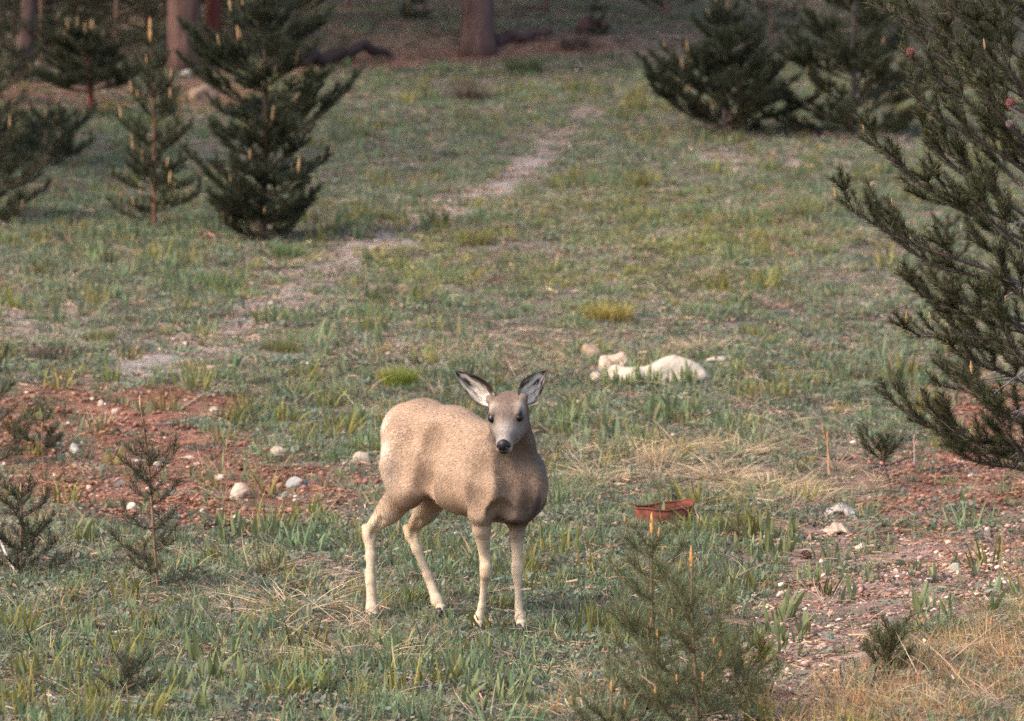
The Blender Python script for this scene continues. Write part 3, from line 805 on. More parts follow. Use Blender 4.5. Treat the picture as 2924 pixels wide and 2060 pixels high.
def make_candle(par, p, d, h, r, col=None):
    m = MB(); rr = h * .072 + .0020
    t = np.array([-.15, .0, .25, .6, .85, 1.0]); rad = np.array([.6, 1.0, 1.15, .95, .6, .15]) * rr
    c = np.array(col if col is not None else (.34, .205, .10)) * r.uniform(.8, 1.15)
    m.add(*tube(p + d * (t * h)[:, None], rad, 6), c)
    # resin-scaled knuckles
    for k in range(4):
        a = r.uniform(0, 6.28); q = p + d * h * r.uniform(.1, .5)
        x = nrm(np.cross(d, [math.cos(a), math.sin(a), .2])) * rr * 1.0
        m.add(*tube(np.array([q + x * .5, q + x * 1.3 + d * h * .12, q + x * 1.1 + d * h * .24]), np.array([rr * .45, rr * .4, rr * .12]), 4), c * .92)
    return obj("candle", m.mesh("candle"), M['candle'], par)

DARK = ((.018, .024, .012), (.062, .068, .029))
MID = ((.030, .036, .017), (.088, .090, .040))
YOUNG = ((.080, .092, .044), (.215, .205, .085))
def style(d, col, cand=.08, sc=1.0, dens=900, wood=(.15, .095, .07), cand_p=.75):
    return dict(ccol=(.43, .235, .09) if d < 24 else None, dens=dens, ln=.052 * sc, wd=.0022 if d < 30 else .0042, col=col, cand=cand, wood=wood, sc=sc, cand_p=cand_p)

def pine(name, label, base, height, st, seed, width=.45, whorls=6, per=5, first=.08, top=.96, lean=(0, 0), trunk_r=.02, rise=.45, curl=.25, nside=5, bare=.3, side_len=.55,
         trunk_col=(.17, .10, .07), group=None, leader_candle=.12, azf=None, lenf=None, candles=2, cat="pine sapling", jit=.03, stem=None):
    r = np.random.default_rng(seed)
    base = np.asarray(base, float).copy(); base[2] = gz(base[0], base[1]) - .02
    root = empty(name, base); tag(root, label, cat, group)
    t = np.linspace(0, 1, 10)[:, None]
    lv = np.array([lean[0], lean[1], 0])
    ctr = lambda s: base + np.array([0, 0, 1.]) * height * s + lv * height * s + np.array([math.sin(s * 5 + seed), math.cos(s * 4 + seed), 0]) * height * .008
    tp = np.array([ctr(float(s)) for s in t[:, 0]])
    m = MB(); m.add(*tube(tp, np.linspace(trunk_r, max(trunk_r * .22, .004), 10), 8), trunk_col)
    obj("trunk", m.mesh("trunk", True, base), M['twig'], root)
    for w in range(whorls):
        s = first + (top - first) * (w / max(whorls - 1, 1)) ** .95
        n = max(3, int(per * (1 - .45 * s) + r.random()))
        a0 = r.uniform(0, 6.28)
        for k in range(n):
            az = a0 + 2 * math.pi * k / n + r.normal() * .25
            L = width * ((1 - s) ** .75 * .95 + .13) * r.uniform(.55, 1.25)
            if lenf: L *= lenf(az, s)
            if L < .03: continue
            s2 = float(np.clip(s + r.normal() * jit, .03, .98)); p = ctr(s2)
            cu = branch_curve(p, az, L, rise * (.4 + .9 * s) + r.normal() * .16, curl, r)
            add_branch(root, base, cu, max(trunk_r * .38 * (1 - .6 * s), .0035), r, st, nside if L > .2 else max(2, nside // 2), bare if L > .25 else .1, candles if r.random() < .8 else 0, side_len=side_len)
    # leader
    lead = [ctr(s) for s in np.linspace(top - .10 if stem is None else stem, 1.0, 4 if stem is None else 12)]
    V, F, C = needles(lead[:-1], lead[1:], st['dens'] * .9, st['ln'], st['wd'], r, (20, 55), st['col'], .3)
    sh = obj("leader_shoot", mesh_np("leader_needles", V - base, F, C), M['needle'], root); tag(sh, kind="stuff")
    if leader_candle > 0: make_candle(root, ctr(1.0) - base, nrm([lean[0], lean[1], 1.]), leader_candle, r, (.50, .25, .09) if st['ccol'] else (.46, .25, .11))
    return root

def gpt(u, v): return ground(u, v)

def ht(u, v0, v1):
    g_ = ground(u, v0); return at(u, v1, g_[1])[2] - g_[2]

# young pines behind, on the left
b = gpt(758, 690)
pine("pine_sapling", "dense dark young pine with long upswept boughs, largest of the pines behind the deer", b, ht(758, 690, -70), style(43, DARK, .085, 1.3, 800), 11,
     width=.60, whorls=13, per=6, first=.04, jit=.04, stem=.2, trunk_r=.03, rise=.18, curl=.34, nside=7, bare=.12, lean=(-.01, 0), side_len=.6, trunk_col=(.08, .05, .04), candles=3,
     lenf=lambda az, s: (.95 + 1.0 * s if s < .72 else 1.1) * (1.25 if abs(math.cos(az)) > .75 and .3 < s < .75 else .95))
b = gpt(447, 655)
pine("pine_sapling", "slim open young pine with tall orange candle, left of the dense dark one", b, ht(447, 655, 105), style(41, MID, .085, 1.15, 700, cand_p=.95), 23,
     width=.40, whorls=11, per=5, first=.10, stem=.5, trunk_r=.017, rise=.40, curl=.3, nside=5, bare=.2, lean=(-.03, 0), leader_candle=.17, trunk_col=(.20, .09, .06))
b = gpt(262, 335)
pine("pine_sapling", "young pine with reddish bare lower stem before the wood on the left", b, ht(262, 335, 95), style(52, MID, .10, 1.4, 1000), 31,
     width=.72, whorls=8, per=6, first=.32, trunk_r=.035, rise=.12, curl=.22, nside=6, bare=.3, lean=(-.06, 0), leader_candle=.12, trunk_col=(.16, .045, .035))
b = gpt(130, 480)
pine("pine_sapling", "low spreading young pine at the left edge of the slope", b, ht(130, 480, 330), style(46, MID, .09, 1.3, 650), 37,
     width=.66, whorls=5, per=6, first=.12, trunk_r=.025, rise=.28, curl=.2, nside=6, bare=.2, leader_candle=.08)
b = gpt(-95, 640)
pine("pine_sapling", "dark young pine mostly cut off by the left edge, boughs poking in", b, ht(-95, 640, 200), style(42, MID, .09, 1.2, 600), 41,
     width=.92, whorls=9, per=7, first=.06, trunk_r=.03, rise=.2, curl=.25, nside=6, bare=.25, leader_candle=.1)
# right, farther up the slope
b = gpt(2072, 385)
pine("pine_sapling", "open young pine with grey stem farther up the slope", b, ht(2072, 385, 25), style(52, DARK, .09, 1.4, 900, cand_p=.45), 53,
     width=.95, whorls=11, per=6, first=.05, trunk_r=.03, rise=.12, curl=.34, nside=7, bare=.28, jit=.05, leader_candle=.10, trunk_col=(.07, .05, .05), side_len=.6,
     lenf=lambda az, s: (1.0 if s < .55 else .8))
b = gpt(2440, 385)
pine("pine_sapling", "bushy young pine between the open pine and the big near pine", b, ht(2440, 385, -120), style(52, MID, .08, 1.4, 850, cand_p=.4), 59,
     width=.90, whorls=11, per=6, first=.05, trunk_r=.03, rise=.12, curl=.3, nside=7, bare=.25, jit=.05, leader_candle=.10, trunk_col=(.07, .05, .05))
# small ones on the near ground
b = gpt(458, 1690)
pine("pine_sapling", "spindly sparse seedling pine rising from the red dirt", b, ht(458, 1690, 1150), style(25, ((.034, .038, .020), (.10, .096, .046)), .04, 1.0, 900), 61,
     width=.22, whorls=6, per=3, first=.10, top=.72, stem=.45, trunk_r=.0075, rise=.25, curl=.35, nside=2, bare=.25, lean=(-.10, 0), leader_candle=.055, trunk_col=(.20, .115, .075), candles=1)
b = gpt(60, 1640)
pine("pine_sapling", "small bushy pine at the left edge beside the red dirt", b, ht(60, 1640, 1400), style(25, DARK, .04, 1.0, 950), 67,
     width=.30, whorls=4, per=5, first=.08, trunk_r=.010, rise=.3, curl=.3, nside=3, bare=.25, leader_candle=.05)
b = gpt(-20, 1330)
pine("pine_sapling", "young pine cut by the left edge behind the red dirt", b, ht(-20, 1330, 1030), style(27, MID, .045, 1.05, 950), 71,
     width=.30, whorls=4, per=5, first=.1, trunk_r=.011, rise=.35, curl=.35, nside=3, bare=.25, leader_candle=.06)
b = gpt(120, 1290)
pine("pine_sapling", "knee-high dark pine tuft near the white stone on red dirt", b, ht(120, 1290, 1215), style(27, DARK, .035, .9, 1300), 72,
     width=.17, whorls=2, per=5, first=.2, trunk_r=.006, rise=.7, curl=.4, nside=2, bare=.1, leader_candle=.04)
b = gpt(372, 1985)
pine("pine_sapling", "tiny dark seedling pine in the lower left grass", b, ht(372, 1985, 1870), style(22, MID, .02, .85, 1000), 73,
     width=.10, whorls=3, per=4, first=.2, trunk_r=.004, rise=.5, curl=.3, nside=2, bare=.1, leader_candle=.02)
# the foreground group by the rusty can
b = gpt(1872, 2040)
pine("pine_sapling", "left and taller of the two bushy pine saplings in the foreground", b, ht(1872, 2040, 1505), style(21, YOUNG, .034, 1.12, 980, wood=(.26, .17, .11), cand_p=.8), 83,
     width=.32, whorls=7, per=4, first=.06, top=.88, stem=.2, trunk_r=.0075, rise=.22, curl=.42, nside=4, bare=.3, lean=(-.02, 0), leader_candle=.075, trunk_col=(.19, .125, .085))
b = gpt(1990, 2085)
pine("pine_sapling", "right-hand bushy pine sapling of the foreground pair with straight orange leader", b, ht(1990, 2085, 1600), style(21, YOUNG, .034, 1.12, 980, wood=(.26, .16, .11), cand_p=.8), 89,
     width=.28, whorls=6, per=4, first=.08, top=.74, stem=.2, trunk_r=.0075, rise=.25, curl=.42, nside=4, bare=.3, lean=(-.03, 0), leader_candle=.075, trunk_col=(.19, .12, .08))
b = gpt(1745, 2110)
pine("pine_sapling", "short pine seedling with two orange candles at the bottom edge", b, ht(1745, 2110, 1960), style(21, YOUNG, .035, 1.0, 1200), 97,
     width=.17, whorls=2, per=4, first=.3, trunk_r=.007, rise=.5, curl=.3, nside=2, bare=.1, leader_candle=.045)
b = gpt(2120, 2000)
pine("pine_sapling", "low yellowish pine tuft just right of the foreground pair", b, ht(2120, 2000, 1850), style(21, ((.09, .095, .022), (.24, .20, .05)), .03, 1.0, 1200), 101,
     width=.18, whorls=3, per=5, first=.15, trunk_r=.006, rise=.5, curl=.35, nside=2, bare=.1, leader_candle=.03)
b = gpt(2538, 1945)
pine("pine_sapling", "knee-high pine tuft standing alone on the stony dirt", b, ht(2538, 1945, 1815), style(22, ((.055, .062, .024), (.15, .14, .05)), .025, 1.0, 1300), 103,
     width=.13, whorls=3, per=5, first=.28, trunk_r=.006, rise=1.1, curl=.4, nside=2, bare=.05, leader_candle=.03, trunk_col=(.28, .12, .06))
b = gpt(2545, 1395)
pine("pine_sapling", "forked little pine leaning under the boughs of the big pine", b, ht(2545, 1395, 1270), style(26, MID, .02, 1.1, 1300, cand_p=.2), 107,
     width=.24, whorls=2, per=5, first=.75, trunk_r=.006, rise=.5, curl=.45, nside=3, bare=.2, lean=(-.25, 0), leader_candle=.0, trunk_col=(.09, .05, .04),
     lenf=lambda az, s: 1.2 if math.cos(az) < 0 else .6)
b = gpt(2700, 860)
pine("pine_sapling", "small grey-green pine seen through the gap in the big pine's boughs", b, ht(2700, 860, 640), style(38, MID, .04, 1.1, 700), 109,
     width=.30, whorls=4, per=5, first=.2, trunk_r=.012, rise=.35, curl=.3, nside=3, bare=.2, leader_candle=.05)

# ------------------------------------------------------------------ big near pine on the right
def big_pine():
    r = np.random.default_rng(211)
    YT = 26.6
    base = at(3060, 1500, YT); base[2] = gz(base[0], base[1]) - .05
    root = empty("pine_tree", base); tag(root, "big near pine filling the right edge with drooping dark boughs", "pine tree")
    Hh = 5.2
    tp = np.array([base + np.array([.03 * math.sin(3 * s), .02 * math.cos(4 * s), Hh * s]) for s in np.linspace(0, 1, 14)])
    m = MB(); m.add(*tube(tp, np.linspace(.085, .012, 14), 10), (.13, .09, .075)); obj("trunk", m.mesh("trunk", True, base), M['bark'], root)
    st = dict(dens=1150, ln=.052, wd=.0034, col=((.022, .026, .012), (.165, .152, .066)), minside=.20, sideup=(-.1, .8), cand=.045, wood=(.15, .11, .10), sc=1.2, cand_p=.6)
    # boughs reaching into view: (start on the trunk v), then bends (u, v, depth offset), tip last
    B = [
        ((3060, 900), [(2860, 770, -.15), (2650, 720, -.25), (2500, 650, -.30), (2388, 566, -.32)]),
        ((3060, 860), [(2870, 790, .1), (2700, 780, .1), (2560, 700, .05), (2478, 590, .0)]),
        ((3060, 760), [(2880, 660, -.3), (2720, 590, -.45), (2580, 500, -.5), (2468, 378, -.5)]),
        ((3060, 700), [(2900, 600, -.2), (2800, 520, -.3), (2700, 470, -.3), (2640, 400, -.3)]),
        ((3060, 600), [(2920, 480, -.4), (2800, 400, -.5), (2680, 340, -.6), (2590, 260, -.6)]),
        ((3060, 500), [(2900, 380, -.2), (2780, 300, -.35), (2660, 220, -.4), (2575, 140, -.45)]),
        ((3060, 420), [(2900, 320, .2), (2760, 230, .2), (2640, 120, .2), (2540, 30, .2)]),
        ((3060, 330), [(2900, 220, -.3), (2760, 130, -.4), (2620, 70, -.5), (2480, 10, -.5)]),
        ((3060, 300), [(2920, 170, -.6), (2820, 90, -.8), (2720, 40, -.9), (2660, -30, -.9)]),
        ((3060, 200), [(2900, 60, -.1), (2760, 0, -.2), (2620, -40, -.2), (2500, -90, -.2)]),
        ((3060, 260), [(2950, 190, .4), (2850, 140, .5), (2780, 60, .6), (2720, 0, .6)]),
        ((3060, 640), [(2950, 560, .3), (2860, 480, .5), (2780, 380, .6), (2700, 300, .6)]),
        ((3060, 740), [(2960, 650, .2), (2860, 560, .3), (2760, 480, .3), (2690, 420, .3)]),
        ((3060, 540), [(2960, 440, -.5), (2880, 360, -.8), (2820, 290, -.9), (2780, 220, -.9)]),
        ((3060, 440), [(2980, 350, -.6), (2920, 280, -.8), (2880, 200, -.9), (2850, 120, -.9)]),
        ((3060, 980), [(2920, 900, -.3), (2780, 900, -.5), (2680, 880, -.5), (2610, 830, -.5)]),
        ((3060, 1000), [(2930, 930, -.5), (2820, 900, -.6), (2740, 860, -.7), (2670, 820, -.7)]),
        ((3060, 1060), [(2900, 980, .1), (2780, 960, .1), (2680, 960, .1), (2600, 960, .1)]),
        ((3060, 1330), [(2930, 1270, -.3), (2790, 1260, -.5), (2650, 1230, -.5), (2500, 1110, -.5)]),
        ((3060, 1340), [(2940, 1320, -.4), (2840, 1300, -.6), (2740, 1250, -.6), (2640, 1160, -.6)]),
        ((3060, 1250), [(2960, 1200, -.2), (2880, 1180, -.3), (2820, 1150, -.3), (2760, 1090, -.3)]),
        ((3060, 1370), [(2980, 1340, -.5), (2920, 1310, -.7), (2880, 1250, -.8), (2850, 1180, -.8)]),
        ((3060, 960), [(2980, 900, -.6), (2930, 860, -.8), (2890, 820, -.8), (2860, 770, -.8)]),
        ((3060, 820), [(2960, 740, -.4), (2890, 690, -.6), (2830, 640, -.6), (2790, 580, -.6)]),
        ((3060, 880), [(2970, 800, .2), (2890, 740, .3), (2820, 720, .3), (2760, 660, .3)]),
        ((3060, 1180), [(2950, 1100, -.3), (2860, 1060, -.4), (2780, 1040, -.5), (2720, 1000, -.5)]),
        ((3060, 1120), [(2960, 1040, .1), (2880, 1000, .2), (2800, 1000, .2), (2740, 960, .2)]),
        ((3060, 1220), [(2960, 1150, .2), (2860, 1120, .3), (2780, 1130, .3), (2700, 1100, .3)]),
        ((3060, 1300), [(2980, 1240, -.7), (2900, 1200, -.8), (2840, 1180, -.8), (2790, 1130, -.8)]),
        ((3060, 1040), [(2980, 980, -.6), (2920, 950, -.8), (2880, 920, -.8), (2850, 880, -.8)]),
        ((3060, 1390), [(2960, 1350, -.2), (2880, 1330, -.3), (2800, 1330, -.4), (2720, 1290, -.4)]),
        ((3060, 1150), [(2990, 1090, -.7), (2940, 1050, -.9), (2900, 1020, -.9), (2870, 960, -.9)]),
        ((3060, 150), [(2950, 60, -.5), (2880, 0, -.7), (2830, -40, -.8), (2790, -100, -.8)]),
        ((3060, 100), [(2970, 20, .1), (2900, -50, .1), (2840, -90, .1), (2780, -160, .1)]),
    ]
    def smooth(pts, n=11):
        pts = np.array(pts); k = np.linspace(0, 1, len(pts)); t = np.linspace(0, 1, n)
        x = np.stack([np.interp(t, k, pts[:, i]) for i in range(3)], -1)
        for _ in range(2): x[1:-1] = (x[:-2] + 2 * x[1:-1] + x[2:]) / 4
        return x
    tips = []
    for s0, pts in B:
        cu = smooth([at(s0[0], s0[1], YT)] + [at(u, v, YT + dy) for u, v, dy in pts])
        tips.append(cu[-1])
        add_branch(root, base, cu, .012, r, st, 7, .36, 3, side_len=.40)
    for k in range(7):      # inner boughs of the upper crown
        v0 = r.uniform(-60, 760); u1 = r.uniform(2660, 2880); dy = r.uniform(-.8, .5)
        cu = smooth([at(3060, v0 + 170, YT), at(2980, v0 + 90, YT + dy * .6), at((3000 + u1) / 2, v0 + 30, YT + dy), at(u1, v0 - 40, YT + dy)])
        add_branch(root, base, cu, .011, r, st, 7, .3, 2, side_len=.45)
    for k in range(26):      # the rest of the crown, mostly out of the picture
        s = r.uniform(.12, .95); az = r.uniform(-.9, 1.2)
        p = base + np.array([0, 0, Hh * s]); L = 1.25 * (1 - s) ** .7 * r.uniform(.7, 1.1) + .2
        add_branch(root, base, branch_curve(p, az, L, .25, .25, r), .012, r, dict(st, dens=500, wd=.0045), 7, .3, 1)
    # grey dead twigs low on the trunk side
    for a, bb in (((3000, 1000), (2830, 1130)), ((2990, 1050), (2810, 1090)), ((3000, 1130), (2865, 1190)), ((2980, 820), (2870, 800)), ((3000, 600), (2880, 640)), ((3010, 780), (2850, 860)),
                  ((3000, 1240), (2880, 1310)), ((2990, 890), (2820, 990))):
        dy = r.uniform(-.9, -.4)
        p, q = at(*a, YT + dy * .6), at(*bb, YT + dy); mid = (p + q) / 2 + r.normal(size=3) * .02
        w = MB(); w.add(*tube(np.array([p, (p + mid) / 2, mid, (mid + q) / 2, q]), np.array([.0065, .006, .005, .004, .0018]), 5), (.22, .18, .17))
        for _ in range(4):
            t = r.uniform(.3, .95); x = p * (1 - t) + q * t; e = x + nrm(q - p) * r.uniform(.05, .13) + r.normal(size=3) * .05
            w.add(*tube(np.array([x, (x + e) / 2 + r.normal(size=3) * .008, e]), np.array([.003, .0025, .0012]), 4), (.21, .17, .16))
        obj("dead_twig", w.mesh("dead_twig", True, base), M['twig'], root)
    return root, base, YT
BIGPINE, BP_BASE, BP_Y = big_pine()

# ------------------------------------------------------------------ the wood behind
def crown_mesh(seed):
    r = np.random.default_rng(seed)
    m = []; 
    n = 8000
    s = r.random(n) ** .8
    rad = 1.9 * (1 - s) ** .6 * (.25 + .75 * r.random(n) ** .5); az = r.uniform(0, 6.28, n)
    P = np.stack([rad * np.cos(az), rad * np.sin(az), s * 9.0 + .25 * rad * r.normal(size=n)], -1)
    d = nrm(np.stack([np.cos(az), np.sin(az), .35 + r.normal(size=n) * .5], -1) + r.normal(size=(n, 3)) * .5)
    sd = nrm(np.cross(d, r.normal(size=(n, 3)))) * r.uniform(.05, .11, n)[:, None]
    e = P + d * r.uniform(.25, .55, n)[:, None]
    V = np.stack([P - sd, P + sd, e], 1).reshape(-1, 3)
    k = r.random((n, 1))
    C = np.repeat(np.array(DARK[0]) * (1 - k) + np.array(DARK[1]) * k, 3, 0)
    return mesh_np("crown", V, np.arange(3 * n).reshape(-1, 3), C)
CROWNS = [crown_mesh(5), crown_mesh(6), crown_mesh(9)]
def forest_tree(u, v, rad, label, seed, lean=0.0, x=None, y=None, bark=(.26, .19, .165), group=None, cs=1.05, lo=5.0):
    r = np.random.default_rng(seed)
    if x is None: b_ = ground(u, v)
    else: b_ = np.array([x, y, 0.])
    b_[2] = gz(b_[0], b_[1]) - .1
    root = empty("pine_tree", b_); tag(root, label, "pine tree", group)
    s = np.linspace(0, 1, 16); Hh = 14 * r.uniform(.9, 1.1)
    s = np.concatenate([np.linspace(0, .28, 15), np.linspace(.33, 1, 10)]); R = None
    P = np.stack([lean * Hh * s + .05 * np.sin(s * 6 + seed), .05 * np.cos(s * 5 + seed) + 0 * s, Hh * s], -1)
    R = rad * (1 - .75 * s); R[0] *= 1.25; R[1] *= 1.02
    tv, tf = tube(P, R, 22)
    tv = tv * (1 + .0 * tv)
    nz = fbm(np.arctan2(tv[:, 1], tv[:, 0]) * 4, tv[:, 2] * 3, seed, 3)
    tv[:, :2] += (nz[:, None] - .5) * rad * .45 * nrm(tv[:, :2] - lean * tv[:, 2:3] * [1, 0])
    m = MB(); m.add(tv, tf, np.array(bark)[None] * (.7 + .6 * nz[:, None]))
    obj("trunk", m.mesh("trunk", True), M['bark'], root)
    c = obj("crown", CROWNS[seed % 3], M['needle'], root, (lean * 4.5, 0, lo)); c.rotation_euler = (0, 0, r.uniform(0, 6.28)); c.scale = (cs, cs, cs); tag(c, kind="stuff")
    # a few dead snags on the bare trunk
    for _ in range(5):
        h = r.uniform(1.2, 4.5); a = r.uniform(0, 6.28); L = r.uniform(.3, .9)
        p0 = np.array([lean * h, 0, h]); d = np.array([math.cos(a), math.sin(a), r.uniform(-.4, .2)])
        w = MB(); w.add(*tube(np.array([p0, p0 + d * L * .5, p0 + d * L + [0, 0, -.08]]), np.array([.018, .012, .004]), 5), (.16, .13, .12)); obj("dead_branch", w.mesh("dead_branch"), M['twig'], root)
    return root
forest_tree(528, 203, .17, "stout pale pine trunk above the whitish stones", 301, .004, bark=(.115, .064, .053))
forest_tree(602, 196, .085, "thin reddish trunk close beside the stout pale one", 302, -.004, bark=(.10, .032, .026))
forest_tree(1352, 152, .185, "lone pine trunk at top centre with orange bark flakes", 303, .0, bark=(.11, .064, .055))
forest_tree(58, 232, .085, "slender leaning pine trunk in the upper left corner", 304, .09, bark=(.10, .062, .054))
forest_tree(125, 120, .12, "dark trunk behind the slender leaning one, upper left", 305, .02, bark=(.07, .045, .04))
far_spots = [(-8.2, 64), (-9.8, 70), (-8.8, 76), (-7.6, 69), (7.5, 72), (5.2, 68.5), (-7.2, 66), (-5.6, 71), (-4.3, 67.5), (-2.6, 74), (.6, 76), (2.4, 72), (4.2, 76), (-6.6, 80), (1.5, 84), (-.4, 92), (-4, 90), (6, 82)]  # those beyond the left edge are added to shade the wood floor
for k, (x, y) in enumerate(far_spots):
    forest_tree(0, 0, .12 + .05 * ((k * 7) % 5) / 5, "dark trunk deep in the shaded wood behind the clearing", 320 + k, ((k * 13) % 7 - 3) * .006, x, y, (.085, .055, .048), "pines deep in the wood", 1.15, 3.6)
# unseen pines added left of the clearing to cast shade into it
for k, (x, y) in enumerate([(-9.5, 47), (-14.5, 57), (-10.5, 65), (-13, 44), (-14.5, 50)]):
    forest_tree(0, 0, .15, "tall unseen pine added left of the clearing for its shade", 350 + k, 0, x, y, (.2, .15, .13), "unseen pines added for shade", 1.15, 2.6)
# young pines crowding the edge of the wood
src = None
st = style(62, DARK, .09, 1.5, 420, cand_p=.4)
for k, (u, v, hh) in enumerate([(330, 190, 1.9), (40, 175, 1.7), (210, 140, 2.2), (680, 165, 1.5), (420, 120, 2.0), (850, 60, 1.4), (1190, 60, .55), (1700, 100, .38), (2200, 130, 1.2), (2700, 250, 2.4), (760, 90, 1.8), (120, 225, 1.6), (0, 290, 1.5), (560, 60, 2.4), (300, 60, 2.6), (1000, 20, 1.7), (1560, 30, 1.6), (1900, 60, 1.5)]):
    p = ground(u, v)
    lab = ["dark young pine in the shade at the foot of the pale trunk", "dark bushy young pine behind the slender leaning trunk", "young pine filling the dark gap between the left trunks",
           "young pine at the wood's edge right of the reddish trunk", "young pine deep in shade left of the stout trunk", "shaded young pine above the dark undercut bank",
           "knee-high dark pine left of the lone trunk", "small dark pine right of the lone trunk", "young pine at the top edge behind the open pine", "tall young pine behind the big near pine", "dark young pine just above the dense dark one", "young pine between the leaning trunk and the red-stemmed pine", "dark young pine cut by the left edge below the leaning trunk", "shaded young pine high between the stout trunk and the dense pine", "tall shaded young pine at the top edge left of the stout trunk", "shaded young pine at the top edge above the fallen dark log", "shaded young pine at the top edge right of the lone trunk", "shaded young pine at the top edge left of the open pine"][k]
    if k in (0, 6):
        src = pine("pine_sapling", lab, p, hh, st, 131 + k, width=hh * .36, whorls=6 if k == 0 else 4, per=6, first=.1, trunk_r=.025 * hh / 1.6, rise=.25, curl=.25, nside=5, bare=.25, leader_candle=.08, group="young pines along the wood's edge")
        sh0 = hh
        if k == 0: big_src = src
    else:
        s_ = big_src if hh > 1 else src
        c = copy_tree(s_); c.location = (p[0], p[1], gz(p[0], p[1]) - .02); c.rotation_euler = (0, 0, 1.3 * k); f_ = hh / (1.9 if hh > 1 else .55); c.scale = (f_, f_, f_); c["label"] = lab

# ------------------------------------------------------------------ ground cover: clumps instanced over scattered points
HIDDEN = {}
def source_coll(name, meshes, mat):
    c = bpy.data.collections.new(name)
    for i, me in enumerate(meshes):
        me.materials.append(mat)
        o = bpy.data.objects.new("%s_clump_%02d" % (name, i), me); c.objects.link(o)
    return c

def blade(m, p, d, h, w, bend, c0, c1, r, segs=3, broad=False):
    d = nrm(d); az = r.uniform(0, 6.28); s = np.array([math.cos(az), math.sin(az), 0]); s = nrm(s - (s @ d) * d)
    bd = np.array([math.cos(az + 1.57 + r.normal() * .4), math.sin(az + 1.57 + r.normal() * .4), 0]) * bend
    V = []; 
    for k in range(segs + 1):
        t = k / segs
        ww = w * ((math.sin(math.pi * min(t * .86 + .14, 1)) ** .8) if broad else (1 - t ** 1.6))
        q = p + d * h * t + bd * h * t * t - np.array([0, 0, 1.]) * h * abs(bend) * .45 * t * t
        if k == segs: V.append(q)
        else: V += [q - s * ww * .5, q + s * ww * .5]
    V = np.array(V); F = [np.array([[2 * k, 2 * k + 1, 2 * k + 3, 2 * k + 2] for k in range(segs - 1)]), np.array([[2 * segs - 2, 2 * segs - 1, 2 * segs]])]
    t = np.array([k // 2 / segs for k in range(2 * segs)] + [1.])[:, None]
    m.add(V, F, np.asarray(c0) * (1 - t) + np.asarray(c1) * t)

def mk(fn, n, seed):
    out = []
    for i in range(n):
        r = np.random.default_rng(seed + i); m = MB(); fn(m, r); out.append(m.mesh("clump", False))
    return out

def f_grass(m, r):
    for _ in range(26):
        a = r.uniform(0, 6.28); q = r.random() ** .6 * .045
        p = np.array([math.cos(a) * q, math.sin(a) * q, -.006])
        d = np.array([math.cos(a) * r.uniform(0, .55), math.sin(a) * r.uniform(0, .55), 1])
        g = r.random()
        c = np.array([.094, .138, .070]) * (1 - g) + np.array([.188, .230, .122]) * g
        if r.random() < .22: c = np.array([.34, .25, .125])
        blade(m, p, d, r.uniform(.03, .085), r.uniform(.003, .006), r.uniform(.1, .7), c * .85, c * 1.1, r)
def f_broad(m, r):
    for _ in range(r.integers(3, 7)):
        a = r.uniform(0, 6.28); q = r.random() * .035
        p = np.array([math.cos(a) * q, math.sin(a) * q, -.008])
        d = np.array([math.cos(a) * r.uniform(0, .35), math.sin(a) * r.uniform(0, .35), 1])
        g = r.random(); c = np.array([.125, .155, .075]) * (1 - g) + np.array([.215, .240, .130]) * g
        blade(m, p, d, r.uniform(.06, .125), r.uniform(.012, .022), r.uniform(.02, .3), c * .9, c * 1.05, r, 5, True)
def f_straw(m, r):
    for _ in range(22):
        a = r.uniform(0, 6.28); q = r.random() * .05
        p = np.array([math.cos(a) * q, math.sin(a) * q, 0.0])
        b2 = a + r.normal() * .6
        d = np.array([math.cos(b2), math.sin(b2), r.uniform(.15, 1.1)])
        g = r.random(); c = np.array([.34, .24, .155]) * (1 - g) + np.array([.48, .37, .26]) * g
        blade(m, p, d, r.uniform(.08, .26), r.uniform(.0024, .0046), r.uniform(.2, .9), c * .8, c, r, 4)
def f_tall_straw(m, r):
    for _ in range(30):
        a = r.uniform(0, 6.28); q = r.random() * .06
        p = np.array([math.cos(a) * q, math.sin(a) * q, 0.0])
        d = np.array([math.cos(a) * r.uniform(0, .8) - .35, math.sin(a) * r.uniform(0, .8), 1])
        g = r.random(); c = np.array([.37, .20, .080]) * (1 - g) + np.array([.47, .31, .16]) * g
        blade(m, p, d, r.uniform(.06, .17), r.uniform(.0022, .004), r.uniform(.1, .8), c * .8, c, r, 3)
def f_mat(m, r):
    for _ in range(46):
        a = r.uniform(0, 6.28); q = r.random() ** .5 * .085
        p = np.array([math.cos(a) * q, math.sin(a) * q, r.uniform(0, .022)])
        n = nrm(np.array([r.normal() * .7, r.normal() * .7 - .4, 1.])); s = nrm(np.cross(n, r.normal(size=3))); t = np.cross(n, s)
        L = r.uniform(.007, .018); w = L * r.uniform(.25, .5)
        g = r.random(); c = np.array([.098, .122, .082]) * (1 - g) + np.array([.190, .205, .145]) * g
        if r.random() < .18: c = np.array([.30, .20, .135])
        m.add(np.array([p - s * L, p + t * w, p + s * L, p - t * w]), np.array([[0, 1, 2, 3]]), c)
def f_yellow(m, r):
    for _ in range(20):
        a = r.uniform(0, 6.28); q = r.random() * .05
        p = np.array([math.cos(a) * q, math.sin(a) * q, 0])
        d = np.array([math.cos(a) * r.uniform(0, .6), math.sin(a) * r.uniform(0, .6), 1])
        g = r.random(); c = np.array([.150, .140, .038]) * (1 - g) + np.array([.30, .235, .060]) * g
        blade(m, p, d, r.uniform(.04, .10), r.uniform(.004, .007), r.uniform(.05, .5), c * .8, c * 1.15, r)
